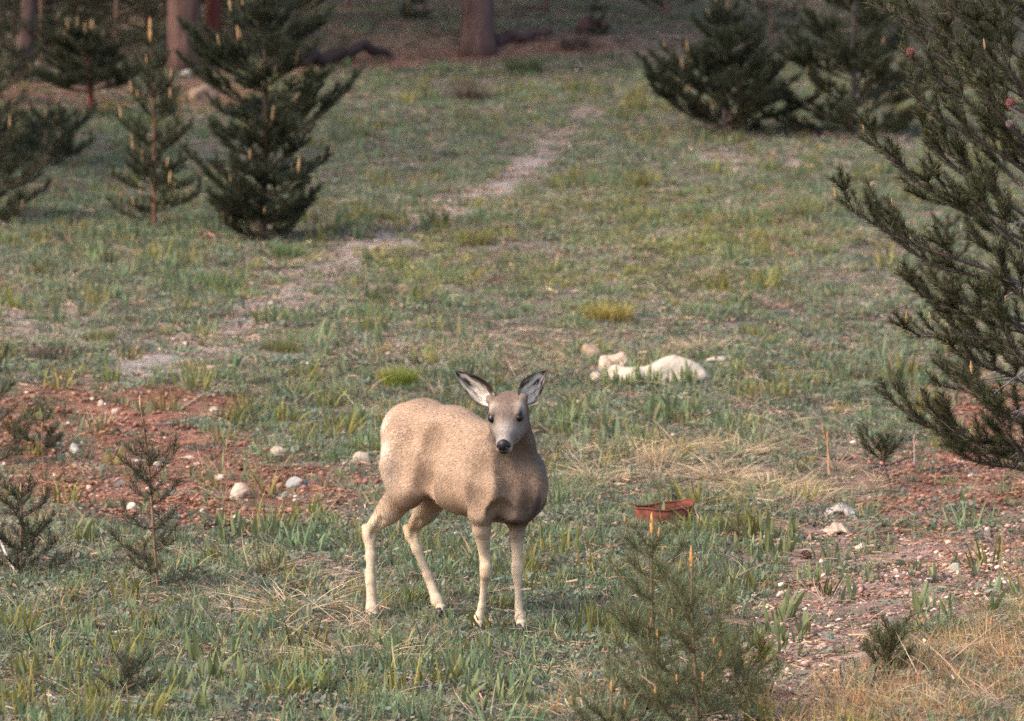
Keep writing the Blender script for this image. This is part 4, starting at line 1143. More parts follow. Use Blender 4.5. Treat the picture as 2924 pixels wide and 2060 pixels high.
def f_litter(m, r):
    for _ in range(26):
        p = np.array([r.normal() * .06, r.normal() * .06, .004 + r.random() * .010]); a = r.uniform(0, 6.28)
        d = np.array([math.cos(a), math.sin(a), r.normal() * .14]); L = r.uniform(.006, .034); w = r.uniform(.0012, .0035)
        s = nrm(np.cross(d, [0, 0, 1.] + r.normal(size=3) * .4)) * w
        k = r.random()
        c = (np.array([.36, .25, .165]) if k < .5 else np.array([.23, .135, .09]) if k < .82 else np.array([.44, .35, .27]) if k < .88 else np.array([.085, .058, .045])) * r.uniform(.75, 1.2)
        m.add(np.array([p - d * L - s, p - d * L + s, p + d * L + s, p + d * L - s]), np.array([[0, 1, 2, 3]]), c)
def ico(m, p, rad, sq, c, r, jit=.22):
    import itertools
    g = (1 + 5 ** .5) / 2
    V = nrm(np.array([(-1, g, 0), (1, g, 0), (-1, -g, 0), (1, -g, 0), (0, -1, g), (0, 1, g), (0, -1, -g), (0, 1, -g), (g, 0, -1), (g, 0, 1), (-g, 0, -1), (-g, 0, 1)], float))
    F = np.array([(0, 11, 5), (0, 5, 1), (0, 1, 7), (0, 7, 10), (0, 10, 11), (1, 5, 9), (5, 11, 4), (11, 10, 2), (10, 7, 6), (7, 1, 8), (3, 9, 4), (3, 4, 2), (3, 2, 6), (3, 6, 8), (3, 8, 9), (4, 9, 5), (2, 4, 11), (6, 2, 10), (8, 6, 7), (9, 8, 1)])
    V = V * (1 + r.normal(size=(12, 1)) * jit) * np.array(sq) * rad
    m.add(V + p, F, c)
def f_pebble(m, r):
    for _ in range(9):
        p = np.array([r.normal() * .07, r.normal() * .07, .002]); k = r.random()
        c = (np.array([.32, .19, .14]) if k < .55 else np.array([.40, .28, .215]) if k < .86 else np.array([.52, .42, .34]) if k < .93 else np.array([.20, .13, .11])) * r.uniform(.75, 1.15)
        ico(m, p, r.uniform(.004, .011) * (1 if r.random() < .88 else 1.6), (1.2, 1, r.uniform(.4, .75)), c, r)
def f_clod(m, r):
    for _ in range(10):
        p = np.array([r.normal() * .07, r.normal() * .07, .0]); c = np.array([.225, .108, .072]) * r.uniform(.6, 1.35)
        ico(m, p, r.uniform(.005, .014), (1.1, 1, .7), c, r, .3)

TYPES = {
    'grass': (source_coll('grass', mk(f_grass, 8, 400), M['plant']), 8),
    'broad': (source_coll('broad', mk(f_broad, 8, 420), M['plant']), 8),
    'straw': (source_coll('straw', mk(f_straw, 7, 440), M['dry']), 7),
    'tall': (source_coll('tall', mk(f_tall_straw, 6, 450), M['dry']), 6),
    'mat': (source_coll('mat', mk(f_mat, 7, 460), M['plant']), 7),
    'yellow': (source_coll('yellow', mk(f_yellow, 6, 480), M['plant']), 6),
    'litter': (source_coll('litter', mk(f_litter, 8, 500), M['litter']), 8),
    'pebble': (source_coll('pebble', mk(f_pebble, 7, 520), M['litter']), 7),
    'clod': (source_coll('clod', mk(f_clod, 6, 540), M['litter']), 6),
}

def scatter_group(coll, name):
    ng = bpy.data.node_groups.new(name + "_scatter", 'GeometryNodeTree')
    ng.interface.new_socket("Geometry", in_out='INPUT', socket_type='NodeSocketGeometry')
    ng.interface.new_socket("Geometry", in_out='OUTPUT', socket_type='NodeSocketGeometry')
    gi = ng.nodes.new("NodeGroupInput"); go = ng.nodes.new("NodeGroupOutput")
    ci = ng.nodes.new("GeometryNodeCollectionInfo"); ci.inputs["Collection"].default_value = coll
    ci.inputs["Separate Children"].default_value = True; ci.inputs["Reset Children"].default_value = True
    ip = ng.nodes.new("GeometryNodeInstanceOnPoints"); ip.inputs["Pick Instance"].default_value = True
    def na(n, t):
        x = ng.nodes.new("GeometryNodeInputNamedAttribute"); x.data_type = t; x.inputs["Name"].default_value = n
        return [o for o in x.outputs if o.enabled and o.name == "Attribute"][0]
    ng.links.new(gi.outputs[0], ip.inputs["Points"]); ng.links.new(ci.outputs[0], ip.inputs["Instance"])
    ng.links.new(na("idx", 'INT'), ip.inputs["Instance Index"])
    er = ng.nodes.new("FunctionNodeEulerToRotation"); ng.links.new(na("rot", 'FLOAT_VECTOR'), er.inputs[0]); ng.links.new(er.outputs[0], ip.inputs["Rotation"])
    ng.links.new(na("scl", 'FLOAT_VECTOR'), ip.inputs["Scale"])
    ng.links.new(ip.outputs[0], go.inputs[0])
    return ng

def scatter(name, typ, label, xy, scl, tint, cat=None, sink=0.0):
    coll, nv = TYPES[typ]
    n = len(xy)
    me = bpy.data.meshes.new(name); me.vertices.add(n)
    z = gz(xy[:, 0], xy[:, 1]) + .030 * (fbm(xy[:, 0] * 7, xy[:, 1] * 6, 51, 3) - .5) * sstep(18, 20, xy[:, 1]) * (1 - sstep(60, 72, xy[:, 1])) - sink
    me.vertices.foreach_set("co", np.column_stack([xy, z]).astype(np.float32).ravel())
    a = me.attributes.new("idx", 'INT', 'POINT'); a.data.foreach_set("value", rng.integers(0, nv, n).astype(np.int32))
    a = me.attributes.new("rot", 'FLOAT_VECTOR', 'POINT')
    rt = np.column_stack([rng.normal(size=n) * .08, rng.normal(size=n) * .08, rng.uniform(0, 6.283, n)]).astype(np.float32); a.data.foreach_set("vector", rt.ravel())
    a = me.attributes.new("scl", 'FLOAT_VECTOR', 'POINT'); a.data.foreach_set("vector", np.repeat(scl[:, None], 3, 1).astype(np.float32).ravel())
    a = me.attributes.new("tint", 'FLOAT_COLOR', 'POINT'); c = np.ones((n, 4), np.float32); c[:, :3] = tint; a.data.foreach_set("color", c.ravel())
    o = bpy.data.objects.new(name, me); COL.objects.link(o)
    md = o.modifiers.new("scatter", 'NODES'); md.node_group = scatter_group(coll, name)
    tag(o, label, cat, None, "stuff")
    return o

# candidate points over the part of the slope in view (and a margin)
def candidates(dens, fall=.8, y0=19.6, y1=70, seed=1):
    r = np.random.default_rng(seed)
    wmax = .092 * y1 * 1.35 + .5
    n = int(dens * (2 * wmax) * (y1 - y0))
    y = r.uniform(y0, y1, n); x = r.uniform(-wmax, wmax, n)
    k = (np.abs(x) < .092 * y * 1.32 + .45) & (r.random(n) < np.minimum((24 / y) ** fall, 1.3))
    return np.column_stack([x, y])[k], r

def near_hoof(xy): return np.zeros(len(xy), bool)

def tints(n, r, a=.18, h=.06):
    return np.clip(1 + r.normal(size=(n, 1)) * a + r.normal(size=(n, 3)) * h, .45, 1.7)

def emit(name, typ, label, dens, fn, smin, smax, seed, fall=.8, cat=None, tf=None, sink=0.0):
    xy, r = candidates(dens, fall, seed=seed)
    Z, u, v = zones(xy[:, 0], xy[:, 1])
    w = np.clip(fn(Z, u, v), 0, 1)
    k = r.random(len(xy)) < w
    xy = xy[k]; n = len(xy)
    t = tints(n, r)
    if tf is not None: t = t * tf({q: Z[q][k] for q in Z}, u[k], v[k])
    s = r.uniform(smin, smax, n) * (.8 + .5 * Z['n2'][k])
    scatter(name, typ, label, xy, s, t, cat, sink)
    return n

def yv(Z, base=(1, 1, 1), y=(1.28, 1.14, .78), red=(1.15, .95, .85)):
    return np.asarray(base) * (1 + (np.asarray(y) - 1) * Z['yellow'][:, None])

cnt = {}
cnt['mat'] = emit("low_herbs", 'mat', "mat of tiny grey-green herbs covering the slope", 85,
     lambda Z, u, v: (.30 + .75 * Z['green']) * (1 - .72 * Z['bare']) * (1 - .35 * Z['wood']), .7, 1.5, 801, tf=lambda Z, u, v: yv(Z))
cnt['grass'] = emit("grass", 'grass', "short green grass in patches over the whole slope", 100,
     lambda Z, u, v: (.14 + 1.25 * Z['green'] * (.35 + 1.5 * np.clip(Z['n2'] - .3, 0, 1))) * (1 - .85 * Z['bare']) * (1 - .6 * Z['wood']) * (1 - .5 * Z['straw']), .65, 1.45, 802, tf=lambda Z, u, v: yv(Z, y=(1.28, 1.14, .75)))
cnt['broad'] = emit("leafy_herbs", 'broad', "small upright broad-leaved herbs scattered in the grass", 48,
     lambda Z, u, v: (.020 + .75 * Z['broad'] * (.2 + 1.6 * np.clip(Z['n2'] - .35, 0, 1))) * (1 - .55 * Z['red']) * (1 - .75 * Z['path']) * (1 - Z['wood']), .5, .95, 803)
cnt['straw'] = emit("dry_grass", 'straw', "flattened dry straw-coloured grass stems", 34,
     lambda Z, u, v: (.10 + 1.0 * Z['straw'] + .12 * np.clip(Z['n1'] - .4, 0, 1)) * (1 - .55 * Z['bare']) * (1 - .4 * Z['wood']), .5, 1.15, 804)
cnt['tall'] = emit("orange_dry_grass", 'tall', "orange dry grass covering the lower right corner", 80,
     lambda Z, u, v: np.clip(np.maximum(ell(u, v, 2640, 1990, 420, 130, -14), ell(u, v, 2900, 1900, 210, 150)) * (1.0 + 1.4 * (Z['n1'] - .5)), 0, 1) * (u > 1900) + .25 * ell(u, v, 1640, 2000, 130, 60), .55, 1.15, 805)
cnt['yellow'] = emit("yellow_herbs", 'yellow', "yellow-green flowering herbs on the sunny middle slope", 26,
     lambda Z, u, v: (.06 + .95 * Z['yellow'] * (.2 + 1.5 * np.clip(Z['n2'] - .35, 0, 1))) * (1 - .8 * Z['bare']) * (1 - Z['wood']), .6, 1.3, 806)
cnt['litter'] = emit("leaf_litter", 'litter', "bits of dead stems, needles and bark lying about", 90,
     lambda Z, u, v: .50 + .3 * Z['straw'] - .22 * Z['red'] - .25 * Z['gravel'], .55, 1.25, 807, tf=lambda Z, u, v: 1 - np.array([.12, .30, .36]) * np.clip(Z['red'] + Z['gravel'] * .7, 0, 1)[:, None])
cnt['pebble'] = emit("gravel", 'pebble', "small pale pebbles strewn over the bare dirt", 75,
     lambda Z, u, v: .03 + .95 * Z['gravel'] + .55 * Z['path'] + .16 * Z['red'] + .5 * Z['pale'] + .2 * Z['strip'], .6, 1.4, 808, tf=lambda Z, u, v: 1 + 0 * Z['red'][:, None])
cnt['clod'] = emit("dirt_clods", 'clod', "crumbs of red earth on the bare patches", 60,
     lambda Z, u, v: .9 * Z['red'] + .12 * Z['gravel'] + .5 * Z['strip'], .6, 1.5, 809)
cnt['tuft'] = emit("grass_tufts", 'grass', "taller separate tufts of green grass dotting the slope", 9,
     lambda Z, u, v: np.clip((Z['n2'] - .42) * 5, 0, 1) * (.25 + .9 * Z['green']) * (1 - .6 * Z['bare']) * (1 - Z['wood']), 1.5, 2.5, 811, .4)
cnt['tuft2'] = emit("yellow_tufts", 'yellow', "taller olive tufts dotting the slope", 4,
     lambda Z, u, v: np.clip((Z['n1'] - .42) * 5, 0, 1) * (1 - .6 * Z['bare']) * (1 - Z['wood']), 1.3, 2.3, 812, .4, tf=lambda Z, u, v: np.array([.85, .9, .95]))
cnt['leaf2'] = emit("far_leafy_herbs", 'broad', "larger upright leafy herbs standing out on the slope", 10,
     lambda Z, u, v: np.clip((Z['n1'] - .48) * 6, 0, 1) * np.clip((Z['n2'] - .4) * 4, 0, 1) * (v < 1300) * (.4 + .7 * Z['broad'] + .3 * Z['green']) * (1 - .6 * Z['bare']) * (1 - Z['wood']), 1.0, 1.6, 813, .4, tf=lambda Z, u, v: np.array([.85, .9, .85]))
cnt['deadm'] = emit("dead_tufts", 'straw', "greyish brown dead tufts on the slope", 4,
     lambda Z, u, v: np.clip((Z['n1'] - .40) * 4, 0, 1) * (1 - .5 * Z['bare']), .7, 1.2, 814, .4, tf=lambda Z, u, v: np.array([.40, .36, .36]))
print("SCATTER", cnt)

# ------------------------------------------------------------------ stones
import bmesh
def rock_mesh(name, rx, ry, rz, c0, c1, seed, sub=3, rough=.16, patch=None, prof=None):
    r = np.random.default_rng(seed)
    bm = bmesh.new(); bmesh.ops.create_icosphere(bm, subdivisions=sub, radius=1)
    V = np.array([v.co[:] for v in bm.verts]); F = np.array([[v.index for v in f.verts] for f in bm.faces]); bm.free()
    d = np.zeros(len(V))
    for k in range(5):
        w = nrm(r.normal(size=3)); ph = r.uniform(0, 6.28); d += np.sin(V @ w * (1.6 + 1.3 * k) + ph) * rough / (1 + .7 * k)
    # a few flattened facets
    for k in range(11):
        w = nrm(r.normal(size=3)); h = r.uniform(.62, .88); e = np.maximum(V @ w - h, 0); V = V - e[:, None] * w * .9
    V = V * (1 + d[:, None]) * np.array([rx, ry, rz])
    V = V + .035 * rx * (np.stack([vnoise(V[:, 0] / rx * 5 + 3, V[:, 2] / rz * 4 + V[:, 1] / ry * 3, seed + q) for q in range(3)], -1) - .5) * 2
    n = fbm(V[:, 0] / rx * 2.2 + seed, V[:, 2] / rz * 2.2 + V[:, 1] / ry, seed, 4)[:, None]
    C = np.asarray(c0) * (1 - n) + np.asarray(c1) * n
    if patch is not None:
        w = sstep(.1, .6, (V @ nrm(np.array(patch[0]))) / rx + (n[:, 0] - .5) * 1.2)[:, None]; C = C * (1 - w) + np.asarray(patch[1]) * w
    if prof is not None: V[:, 2] *= np.interp(V[:, 0] / rx, prof[0], prof[1])
    return mesh_np(name, V, F, C, True)
def rock(label, u, v, wpx, hpx, c0, c1, seed, cat="stone", group=None, depth=.8, sink=.35, rz=0, rough=.16, patch=None, name="stone", prof=None):
    """u,v: where its foot meets the ground; wpx,hpx: size in the photograph"""
    c0, c1 = np.asarray(c0) * [.74, .70, .66], np.asarray(c1) * [.76, .72, .67]
    g_ = ground(u, v); sc = g_[1] / FPX
    sink = min(sink + .08, .45)
    rx, rzz = wpx * sc / 2, hpx * sc / (2 * (1 - sink))
    me = rock_mesh(name, rx, rx * depth, rzz, c0, c1, seed, 4 if wpx > 100 else 3, rough, patch, prof)
    o = obj(name, me, M['rock'], None, (g_[0], g_[1] + rx * depth * .5, g_[2] + rzz * (1 - 2 * sink)))
    o.rotation_euler = (0, 0, rz); tag(o, label, cat, group)
    return o
CREAM = ((.50, .42, .33), (.66, .58, .47))
rock("cream stone with a pink end lying on the red dirt", 687, 1424, 76, 46, (.50, .40, .31), (.64, .55, .44), 901, patch=((1, -.2, .2), (.42, .22, .17)), sink=.22, rz=.2, rough=.07)
rock("blue-grey stone on the red dirt behind the cream one", 848, 1396, 70, 38, (.24, .25, .26), (.46, .46, .44), 902, sink=.3, patch=((1, 0, -.6), (.11, .12, .13)), rough=.1)
rock("pale tan flattish stone just left of the deer's haunch", 1036, 1321, 64, 40, (.42, .33, .26), (.55, .46, .37), 903, sink=.3, rough=.08)
rock("small white upright stone among tufts at far left", 213, 1296, 26, 30, (.50, .45, .38), (.70, .65, .56), 904, sink=.2)
rock("round white stone under the spindly seedling", 374, 1458, 30, 24, (.52, .46, .38), (.68, .61, .51), 905, sink=.25, rough=.07)
rock("white pointed stone right beside the seedling's stem", 448, 1334, 34, 17, *CREAM, 906, sink=.25)
rock("flat white chip at the foot of the spindly seedling", 470, 1508, 46, 14, *CREAM, 907, sink=.25)
rock("small white chip on red dirt below the cream stone", 577, 1470, 26, 17, *CREAM, 908, sink=.25)
rock("white chip lying near the cream stone's right side", 672, 1482, 24, 13, *CREAM, 909, sink=.3)
rock("tan chip in the straw behind the blue-grey stone", 795, 1300, 46, 22, (.44, .34, .26), (.58, .48, .38), 910, sink=.3)
rock("yellowish cream stone beside the lone tuft on stony dirt", 2640, 1846, 34, 24, (.58, .48, .34), (.72, .63, .46), 911, sink=.25, rough=.06)
rock("pale stone at the edge of the orange dry grass", 2422, 1965, 44, 24, (.50, .40, .32), (.62, .52, .42), 912, sink=.3, rz=.4)
rock("peach-coloured stone high on the stony dirt", 2822, 1684, 30, 26, (.52, .37, .24), (.62, .46, .32), 913, sink=.3, rough=.08)
rock("pale flat stone on stony dirt above the leafy plants", 2465, 1568, 44, 20, *CREAM, 914, sink=.3)
rock("grey-green flat stone on the stony dirt", 2722, 1634, 46, 22, (.34, .33, .26), (.46, .44, .36), 915, sink=.3)
pale_small = [(2590, 1700), (2660, 1720), (2740, 1640), (2870, 1600), (2900, 1720), (2390, 1800), (2480, 1790), (2560, 1640), (2250, 1920), (2350, 1850), (2800, 1580), (2690, 1590)]
for k, (u, v) in enumerate(pale_small):
    rock("thumb-sized pale pebble on the stony dirt slope", u, v, 20 + (k * 7) % 11, 11 + (k * 5) % 6, (.44, .33, .26), (.62, .52, .43), 930 + k, sink=.3, group="pale pebbles on the stony dirt", name="pebble")
red_small = [(140, 1190), (290, 1160), (330, 1180), (195, 1215), (700, 1200), (610, 1175), (560, 1330), (540, 1310), (140, 1510), (190, 1520), (205, 1440), (630, 1370), (530, 1600), (440, 1455), (300, 1115), (255, 1400)]
for k, (u, v) in enumerate(red_small):
    rock("small pale pebble on the red dirt at left", u, v, 18 + (k * 7) % 13, 10 + (k * 5) % 7, (.46, .35, .28), (.64, .54, .45), 950 + k, sink=.3, group="pale pebbles on the red dirt", name="pebble")
# pale boulder and its neighbours
rock("long creamy white boulder in the grass behind the deer", 1876, 1098, 285, 94, (.50, .43, .35), (.66, .58, .49), 970, "boulder", None, .6, .34, 0, .14, name="boulder", prof=([-1.1, -.6, -.2, .1, .35, .6, 1.1], [.8, .62, .68, .95, 1.08, .95, .7]))
rock("smaller pinkish boulder leaning at the left end of the white one", 1768, 1062, 120, 74, (.46, .34, .26), (.60, .48, .38), 971, "boulder", None, .6, .3, .1, .14, name="boulder")
rock("broken white lump at the foot of the pinkish boulder", 1702, 1092, 40, 32, (.55, .45, .36), (.66, .56, .46), 972, sink=.25)
rock("flat pale slab right of the white boulder", 2062, 1038, 140, 22, (.48, .39, .32), (.60, .50, .42), 973, sink=.3)
rock("brownish stone half buried behind the pinkish boulder", 1690, 1025, 100, 50, (.30, .20, .14), (.42, .30, .22), 974, sink=.4)
# stones at the foot of the trunks
rock("whitish stone at the foot of the stout pale trunk", 533, 222, 46, 24, (.40, .35, .30), (.52, .47, .41), 975, sink=.25)
rock("white round stone right of the stout trunk's foot", 588, 226, 36, 28, (.46, .42, .37), (.56, .52, .46), 976, sink=.25)
rock("pinkish brown boulder below the stout trunk", 572, 290, 90, 62, (.27, .18, .135), (.38, .27, .21), 977, "boulder", sink=.3, name="boulder")
rock("pale grey stone among the young pines at left", 385, 232, 34, 24, (.36, .31, .26), (.46, .41, .35), 978, sink=.25)
rock("pink stone between boughs right of the dense pine", 866, 285, 46, 34, (.38, .27, .22), (.48, .36, .30), 979, sink=.3)

# ------------------------------------------------------------------ rusty pan
def pan():
    g_ = ground(1898, 1496)
    sc = g_[1] / FPX; R = 84 * sc; Hh = 59 * sc
    base = np.array([g_[0], g_[1] + R * .55, g_[2] - .012])
    root = empty("rusty_pan", base); tag(root, "rusty old round metal pan lying in the grass right of the deer", "pan")
    root.rotation_euler = (math.radians(9), math.radians(-3), 0)
    n = 48; th = np.arange(n) * 2 * math.pi / n
    dent = 1 + .03 * np.sin(th * 3 + 1) + .02 * np.sin(th * 7) - .10 * np.exp(-((th - 2.2) / .5) ** 2)
    cx, cy = np.cos(th) * dent, np.sin(th) * dent * .55
    hv = 1 + .05 * np.sin(th * 2 + .4) + .03 * np.sin(th * 5) + .12 * np.exp(-((th - .6) / .35) ** 2)
    prof_o = [(.99, -.2), (1.0, .25), (1.0, .62), (1.0, .93)]; th_w = .030
    rings = [np.stack([cx * R * a, cy * R * a, hv * Hh * b], -1) for a, b in prof_o] + [np.stack([cx * R * (a - th_w), cy * R * (a - th_w), hv * Hh * b], -1) for a, b in prof_o[::-1]]
    V = np.concatenate(rings); k = len(rings)
    F = np.array([[r * n + i, r * n + (i + 1) % n, (r + 1) * n + (i + 1) % n, (r + 1) * n + i] for r in range(k - 1) for i in range(n)])
    obj("side_wall", mesh_np("pan_wall", V, F, None, True), M['rust'], root)
    lip, lf = tube(np.stack([cx * R * 1.0, cy * R * 1.0, hv * Hh * .95], -1), .0048, 6, False)
    lf[0] = np.concatenate([lf[0], np.array([[(n - 1) * 6 + j, (n - 1) * 6 + (j + 1) % 6, (j + 1) % 6, j] for j in range(6)])])
    obj("rim", mesh_np("pan_rim", lip, lf, None, True), M['rust'], root)
    bv = np.vstack([np.stack([cx * R * .93, cy * R * .93, 0 * cx + .004], -1), [[0, 0, .002]]]); bf = np.array([[i, (i + 1) % n, n] for i in range(n)])
    obj("bottom", mesh_np("pan_bottom", bv, bf, None, True), M['rust'], root)
    tv, tf = tube(np.array([[R * .45, R * .70, Hh * .95], [R * .44, R * .66, Hh * 1.18], [R * .36, R * .62, Hh * 1.30], [R * .28, R * .62, Hh * 1.30]]), .004, 6)
    obj("wire_hook", mesh_np("pan_wire", tv, tf, np.full((len(tv), 3), .03), True), M['twig'], root)
pan()

# ------------------------------------------------------------------ sticks, cones, bark
def stick(label, pts, rad, col, seed, twigs=0, group=None, name="stick", cat="stick"):
    """pts: (u, v, height above ground in m)"""
    r = np.random.default_rng(seed)
    P = []
    for u, v, h in pts:
        q = ground(u, v); P.append([q[0], q[1], q[2] + h])
    P = np.array(P); base = P[0].copy()
    t = np.linspace(0, 1, len(pts)); tt = np.linspace(0, 1, 4 * len(pts))
    Q = np.stack([np.interp(tt, t, P[:, i]) for i in range(3)], -1) + r.normal(size=(len(tt), 3)) * rad * .35
    m = MB(); m.add(*tube(Q, np.linspace(rad, rad * .45, len(tt)), 6), col)
    for _ in range(twigs):
        i = r.integers(2, len(Q) - 1); d = nrm(nrm(Q[-1] - Q[0]) + r.normal(size=3) * .6); d[2] = abs(d[2])
        m.add(*tube(np.array([Q[i], Q[i] + d * .05, Q[i] + d * .11 + r.normal(size=3) * .01]), np.array([rad * .5, rad * .4, .0012]), 5), col)
    o = obj(name, m.mesh(name, True, base), M['twig'], None, base); tag(o, label, cat, group)
    return o
stick("long thin tan twig slanting behind the red dirt", [(520, 1170, .01), (610, 1120, .02), (700, 1070, .04)], .006, (.36, .25, .16), 1001)
stick("straight blackish stick under the big pine's low boughs", [(2485, 1350, .02), (2550, 1340, .03), (2612, 1326, .045)], .008, (.05, .04, .04), 1002)
stick("dark crooked stick crossing the blackish one", [(2455, 1312, .03), (2500, 1335, .03), (2550, 1385, .01)], .007, (.06, .045, .045), 1003, 2)
stick("upright bare grey stalk below the big pine's boughs", [(2612, 1350, .0), (2611, 1350, .10), (2610, 1350, .20)], .0055, (.34, .27, .25), 1004)
stick("pale bleached stick by the small pine at left edge", [(0, 1600, .10), (40, 1650, .03), (70, 1668, .01)], .007, (.42, .34, .31), 1005)
stick("thin red-brown twig in the lower left grass", [(300, 1890, .05), (322, 1930, .03), (336, 1950, .01)], .004, (.22, .09, .06), 1006)
stick("thin orange stem standing right of the straw mound", [(2368, 1360, .0), (2364, 1355, .09), (2362, 1350, .22)], .005, (.42, .20, .10), 1007, 2)
stick("thin reddish stalk under the big pine's boughs", [(2552, 1110, .0), (2548, 1108, .10), (2536, 1105, .24)], .005, (.26, .10, .07), 1008)
stick("pale stick lying by the young pine's foot", [(985, 682, .01), (1010, 672, .02), (1040, 660, .03)], .012, (.36, .25, .19), 1009)
stick("curved orange dead branch beneath the slim young pine", [(570, 692, .02), (592, 686, .05), (612, 696, .06), (614, 708, .02)], .010, (.30, .16, .10), 1010, 2)
stick("dark stub lying in the grass before the rusty pan", [(1690, 1518, .06), (1705, 1535, .03), (1716, 1548, .01)], .008, (.06, .045, .04), 1011)
stick("dark log lying along the foot of the wooded bank", [(870, 200, .06), (960, 182, .10), (1060, 172, .10), (1115, 168, .07)], .085, (.055, .035, .032), 1012, 0, None, "fallen_log", "log")
stick("short dark log end showing at the wood's edge", [(1660, 100, .08), (1705, 92, .10), (1725, 96, .08)], .09, (.07, .035, .035), 1013, 0, None, "fallen_log", "log")
stick("dark rotten log right of the lone trunk's foot", [(1415, 128, .06), (1490, 122, .08), (1590, 118, .06)], .07, (.065, .04, .04), 1014, 0, None, "fallen_log", "log")

def slab(label, u, v, wpx, hpx, col, seed, rz=0, lift=.02, name="bark_piece", cat="bark"):
    r = np.random.default_rng(seed); g_ = ground(u, v); sc = g_[1] / FPX
    L, Wd = wpx * sc, .11
    n = 12; t = np.linspace(-.5, .5, n)
    e1 = Wd * (.5 + .15 * r.normal(size=n)); e2 = -Wd * (.5 + .15 * r.normal(size=n)); z = .02 * np.cos(t * 5) + r.normal(size=n) * .003
    top = np.concatenate([np.stack([t * L, e1, z + lift], -1), np.stack([t * L, e2, z + lift - .02], -1)]); bot = top - [0, 0, .012]
    V = np.concatenate([top, bot]); q = []
    for i in range(n - 1):
        q += [[i, n + i, n + i + 1, i + 1], [2 * n + i, 2 * n + i + 1, 3 * n + i + 1, 3 * n + i], [i, i + 1, 2 * n + i + 1, 2 * n + i], [n + i + 1, n + i, 3 * n + i, 3 * n + i + 1]]
    q += [[0, 2 * n, 3 * n, n], [n - 1, 2 * n - 1, 4 * n - 1, 3 * n - 1]]
    o = obj(name, mesh_np(name, V, np.array(q), np.asarray(col) * (.8 + .4 * r.random((len(V), 1))), False), M['rock'], None, (g_[0], g_[1], g_[2])); o.rotation_euler = (.12, 0, rz); tag(o, label, cat)
slab("pale weathered wood slab propped over a dark gap", 2400, 1478, 96, 40, (.38, .32, .27), 1021, -.25, .045, "weathered_wood", "wood")
slab("flat tan wood slab lying in front of the propped one", 2395, 1520, 90, 30, (.40, .29, .21), 1022, .15, .018, "weathered_wood", "wood")

def cone_mesh(Lc, Rc, col, seed):
    r = np.random.default_rng(seed); m = MB()
    m.add(*tube(np.array([[0, 0, 0], [0, 0, Lc * .5], [0, 0, Lc]]), np.array([Rc * .45, Rc * .5, Rc * .15]), 8), np.asarray(col) * .45)
    for k in range(46):
        t = (k + .5) / 46; a = k * 2.39996; rr = Rc * (math.sin(math.pi * (t * .85 + .12)) ** .7)
        d = np.array([math.cos(a), math.sin(a), .25]); s = np.array([-math.sin(a), math.cos(a), 0]); p = np.array([0, 0, Lc * t])
        w = Rc * .42; c = np.asarray(col) * r.uniform(.7, 1.25)
        m.add(np.array([p + d * rr * .3 - s * w * .4, p + d * rr * .3 + s * w * .4, p + d * rr + s * w * .6, p + d * rr * 1.12 + [0, 0, Rc * .12], p + d * rr - s * w * .6, p + d * rr * .8 - [0, 0, Rc * .16]]),
              [np.array([[0, 1, 2, 4]]), np.array([[4, 2, 3], [0, 5, 1], [1, 5, 2], [4, 5, 0], [2, 5, 3], [3, 5, 4]])], c)
    return m.mesh("pine_cone", False)
def cone(label, P, tilt, Lc, Rc, col, seed, group=None):
    o = obj("pine_cone", cone_mesh(Lc, Rc, col, seed), M['cone'], None, P); o.rotation_euler = tilt; tag(o, label, "pine cone", group)
# cones hanging in the big pine: end on to the viewer
cone("pink-red cone high in the big pine near the top edge", at(2596, 143, BP_Y - .62), (1.9, .1, .3), .036, .021, (.34, .14, .125), 1, None)
cone("pink-red cone at the right edge of the picture in the big pine", at(2886, 290, BP_Y - .95), (1.8, 0, -.2), .036, .021, (.33, .13, .11), 2)
cone("greyish cone just below the pink one at the right edge", at(2880, 352, BP_Y - .95), (1.7, .2, .2), .036, .020, (.22, .15, .15), 3)
for k, (u, v, lab) in enumerate([(2300, 1598, "dark fallen pine cone on dirt below the wood slabs"), (848, 2015, "dark red-brown pine cone in the grass near the bottom edge"), (2080, 1545, "small dark pine cone right of the foreground saplings"), (700, 1190, "brown fallen pine cone behind the red dirt")]):
    q = ground(u, v); cone(lab, q + np.array([0, 0, .018]), (1.5, .3, 1.1 * k), .06, .026, (.15, .075, .06), 10 + k)

# ------------------------------------------------------------------ leafy plants one can tell apart
def leaf_mesh(seed, h, w, bend):
    r = np.random.default_rng(seed); n = 9; V = []; C = []
    for k in range(n):
        t = k / (n - 1); ww = w * (math.sin(math.pi * min(t * .90 + .10, 1.0) ** .85) ** .75) * .5 + .0012
        y = bend * h * t * t; z = h * t * (1 - .15 * abs(bend) * t)
        for a in (-1, -.5, 0, .5, 1):
            V.append([a * ww, y + .20 * ww * abs(a), z])
            C.append(np.array([.155, .172, .072]) * (.88 + .22 * t + (.16 if a == 0 else 0)) * r.uniform(.92, 1.08))
    V = np.array(V); i = (np.arange(n - 1)[:, None] * 5 + np.arange(4)[None]).ravel()
    F = np.stack([i, i + 1, i + 6, i + 5], -1)
    return mesh_np("leaf", V, F, np.array(C), True)
LEAVES = [leaf_mesh(1100 + k, .115 + .02 * (k % 4), .018 + .004 * (k % 3), .05 + .12 * (k % 4)) for k in range(8)]
r_ = np.random.default_rng(77)
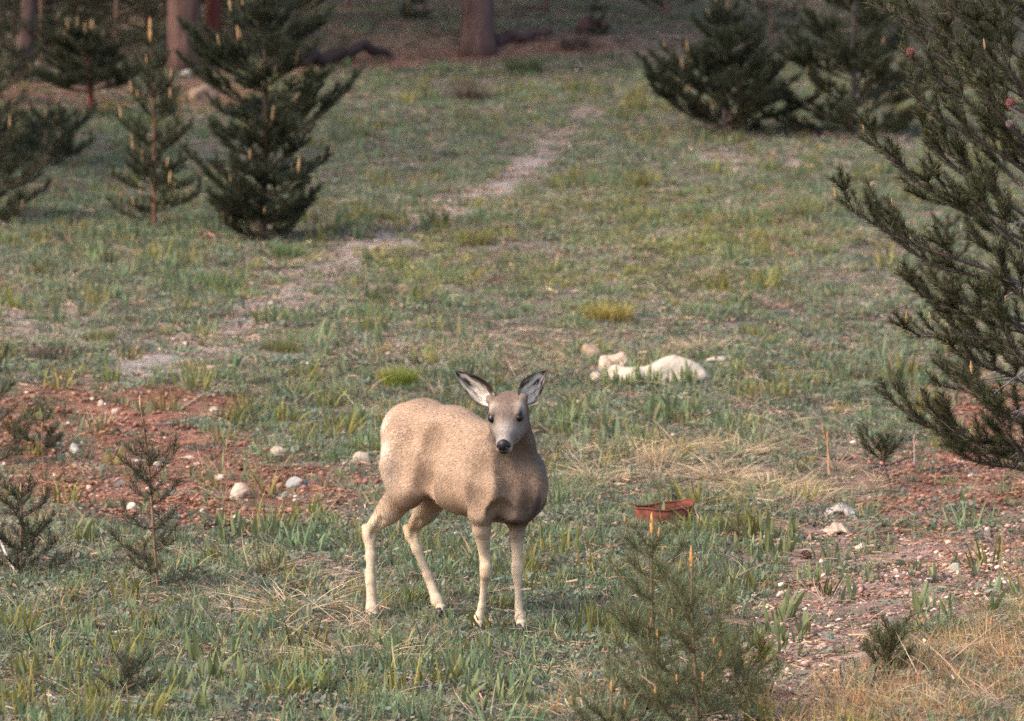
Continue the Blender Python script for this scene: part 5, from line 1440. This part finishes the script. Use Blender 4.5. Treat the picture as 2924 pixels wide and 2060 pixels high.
def leafy(u, v, label, group, n=None, s=1.0):
    g_ = ground(u, v); root = empty("leafy_plant", g_ - np.array([0, 0, .008]), r_.uniform(0, 6.28)); tag(root, label, "plant", group)
    k = n or int(r_.integers(3, 6))
    for i in range(k):
        o = obj("leaf", LEAVES[int(r_.integers(0, 8))], M['leaf'], root, (r_.normal() * .012, r_.normal() * .012, 0))
        o.rotation_euler = (r_.normal() * .16, r_.normal() * .16, 2 * math.pi * i / k + r_.normal() * .4); f_ = s * r_.uniform(.5, .95); o.scale = (f_ * r_.uniform(.8, 1.2), f_, f_)
def cluster(cx, cy, rx, ry, n, label, group, s=1.0):
    for _ in range(n):
        a = r_.uniform(0, 6.28); q = r_.random() ** .5
        leafy(cx + math.cos(a) * rx * q, cy + math.sin(a) * ry * q, label, group, None, s)
cluster(640, 1960, 180, 90, 20, "upright broad-leaved plant in the lush patch at the lower left", "leafy plants at lower left")
cluster(1390, 1990, 150, 60, 12, "upright broad-leaved plant below the deer's fore hooves at the bottom edge", "leafy plants at the bottom centre")
cluster(1240, 1640, 130, 90, 12, "upright broad-leaved plant under the deer's belly", "leafy plants under the deer")
cluster(1870, 1106, 150, 8, 22, "upright broad-leaved plant growing against the white boulder", "leafy plants at the white boulder", 1.15)
cluster(1610, 1210, 90, 50, 14, "bright broad-leaved plant right of the deer's neck", "leafy plants right of the deer's neck")
cluster(2190, 1560, 90, 70, 12, "broad-leaved plant between the foreground saplings and the wood slabs", "leafy plants below the wood slabs")
cluster(2200, 1830, 110, 90, 12, "broad-leaved plant between the foreground pair and the lone tuft", "leafy plants right of the foreground pair")
cluster(660, 1530, 110, 30, 10, "broad-leaved plant along the near edge of the red dirt", "leafy plants edging the red dirt")
cluster(215, 1545, 60, 16, 6, "broad-leaved plant beside the small bushy pine at left", "leafy plants by the left pine")
for k, (u, v, lab) in enumerate([(2320, 1660, "pale broad twin-leaved plant on the stony dirt's left edge"), (2450, 1720, "single dark upright leaf on the stony dirt"), (2618, 1755, "short dark leaf plant in the middle of the stony dirt"), (2700, 1775, "leaning dark leaf plant near the orange grass"),
                                 (2745, 1450, "tall grey-green leaf plant under the big pine"), (2875, 1420, "dark single leaf plant at the right edge under the pine"), (2830, 1760, "small leaf plant at the top of the orange grass"), (2490, 1640, "dark twin-leaved plant high on the stony dirt"),
                                 (55, 1955, "broad grey-green plant at the lower left corner"), (100, 1940, "pale-leaved plant next to the corner one at lower left"), (235, 1930, "narrow dark-leaved plant left of the tiny seedling"), (640, 1300, "single pale leaf plant standing on the red dirt")]):
    leafy(u, v, lab, None, 2 if k in (0, 7, 8, 9) else 1 if k in (1, 5, 11) else 3, 1.15)

# ------------------------------------------------------------------ grass tussocks one can tell apart
def tussock(u, v, label, n, h, w, c0, c1, seed, spread=.5, rad=.06, name="grass_tussock", flat=False, bend=(.1, .6), dirx=None):
    r = np.random.default_rng(seed); g_ = ground(u, v); m = MB()
    for _ in range(n):
        a = r.uniform(0, 6.28); q = r.random() ** .6 * rad
        p = np.array([math.cos(a) * q * 1.3, math.sin(a) * q, -.005])
        if flat: d = np.array([(dirx if dirx is not None else math.cos(a)) + r.normal() * .3, math.sin(a) * .5, r.uniform(.1, .6)])
        else: d = np.array([math.cos(a) * r.uniform(0, spread), math.sin(a) * r.uniform(0, spread), 1])
        k = r.random(); c = np.asarray(c0) * (1 - k) + np.asarray(c1) * k
        blade(m, p, d, h * r.uniform(.5, 1.15), w * r.uniform(.7, 1.2), r.uniform(*bend), c * .85, c * 1.08, r, 4)
    o = obj(name, m.mesh(name, False), M['leaf'], None, g_); tag(o, label, "grass")
GR0, GR1 = (.10, .135, .030), (.20, .225, .055)
tussock(1145, 1108, "dense bright green grass tussock behind the deer's back", 420, .165, .0055, (.13, .165, .028), (.26, .26, .05), 1201, .35, .075)
tussock(1110, 1102, "yellowish left flank of grass beside the bright tussock", 200, .13, .0055, (.22, .19, .04), (.36, .28, .07), 1202, .35, .05)
tussock(1740, 915, "golden-topped grass tussock above the white boulder", 380, .17, .007, (.18, .17, .04), (.46, .33, .10), 1203, .6, .12)
tussock(1350, 700, "olive grass tussock on the pale trail", 160, .20, .007, (.12, .12, .035), (.26, .22, .07), 1204, .5, .10)
tussock(310, 765, "dark V-shaped dead tuft above the left grass", 60, .19, .006, (.05, .045, .03), (.12, .11, .05), 1205, .6, .03)
tussock(280, 975, "olive grass tussock with dark foot at left", 160, .11, .006, (.10, .10, .035), (.22, .19, .07), 1206, .6, .08)
tussock(590, 820, "blue-green tall grass patch on the left slope", 220, .17, .009, (.10, .14, .06), (.19, .23, .11), 1207, .35, .20)
tussock(820, 735, "bright green leafy tuft before the dense dark pine", 160, .15, .009, (.10, .145, .06), (.20, .25, .11), 1208, .5, .09)
tussock(810, 1005, "olive tuft with brown foot behind the deer's rump", 170, .11, .006, (.10, .10, .035), (.23, .20, .07), 1209, .6, .09)
S0, S1 = (.40, .27, .15), (.60, .46, .29)
for k, (u, v, lab, n, h, rad) in enumerate([(2200, 1400, "tall mound of dry straw left of the wood slabs", 260, .24, .14), (2060, 1370, "arching dry straw clump behind the rusty pan", 150, .24, .10), (1700, 1370, "dry straw clump close to the deer's chest", 150, .20, .10),
                                            (1870, 1330, "upright pale dry stalks above the rusty pan", 90, .17, .07), (860, 1740, "sweeping dry grass stems left of the deer's hind hooves", 60, .34, .10), (1010, 1880, "flattened dry grass tuft below the deer's hind hooves", 110, .26, .10), (1780, 1300, "pale straw tangle between the deer and the rusty pan", 130, .26, .12), (1960, 1290, "tangle of dry straw above the rusty pan's right end", 130, .28, .12), (2110, 1300, "loose dry straw left of the tall straw mound", 120, .26, .12), (2290, 1420, "dry straw beside the propped wood slab", 110, .22, .10),
                                            (1620, 1010, "dry straw lying left of the white boulder", 90, .26, .10), (2010, 1000, "dry straw arching over the white boulder's right end", 70, .26, .08), (300, 1215, "thin upright dry stalks on the red dirt", 12, .12, .04),
                                            (1680, 2040, "tangled dry grass at the bottom edge beside the saplings", 170, .15, .09)]):
    tussock(u, v, lab, int(n * 1.5), h, .0062, S0, S1, 1220 + k, .9, rad, "dry_grass_clump", not lab.startswith(('upright', 'thin')), (.2, .9) if not lab.startswith(('upright', 'thin')) else (0, .3))
# dead brush
for k, (u, v, lab, h) in enumerate([(1345, 290, "brown dead sagebrush on the upper slope", .32), (1640, 140, "brownish low brush near the top right of the lone trunk", .26), (1500, 210, "dark green low bush on the upper slope", .28), (150, 1030, "dark reddish dead brush at the left of the trail", .16)]):
    tussock(u, v, lab, 200, h, .010, (.09, .065, .05) if k != 2 else (.06, .075, .035), (.19, .14, .10) if k != 2 else (.12, .13, .06), 1240 + k, .9, .12, "dead_brush")

# clumps that break up the far slope
r_ = np.random.default_rng(5)
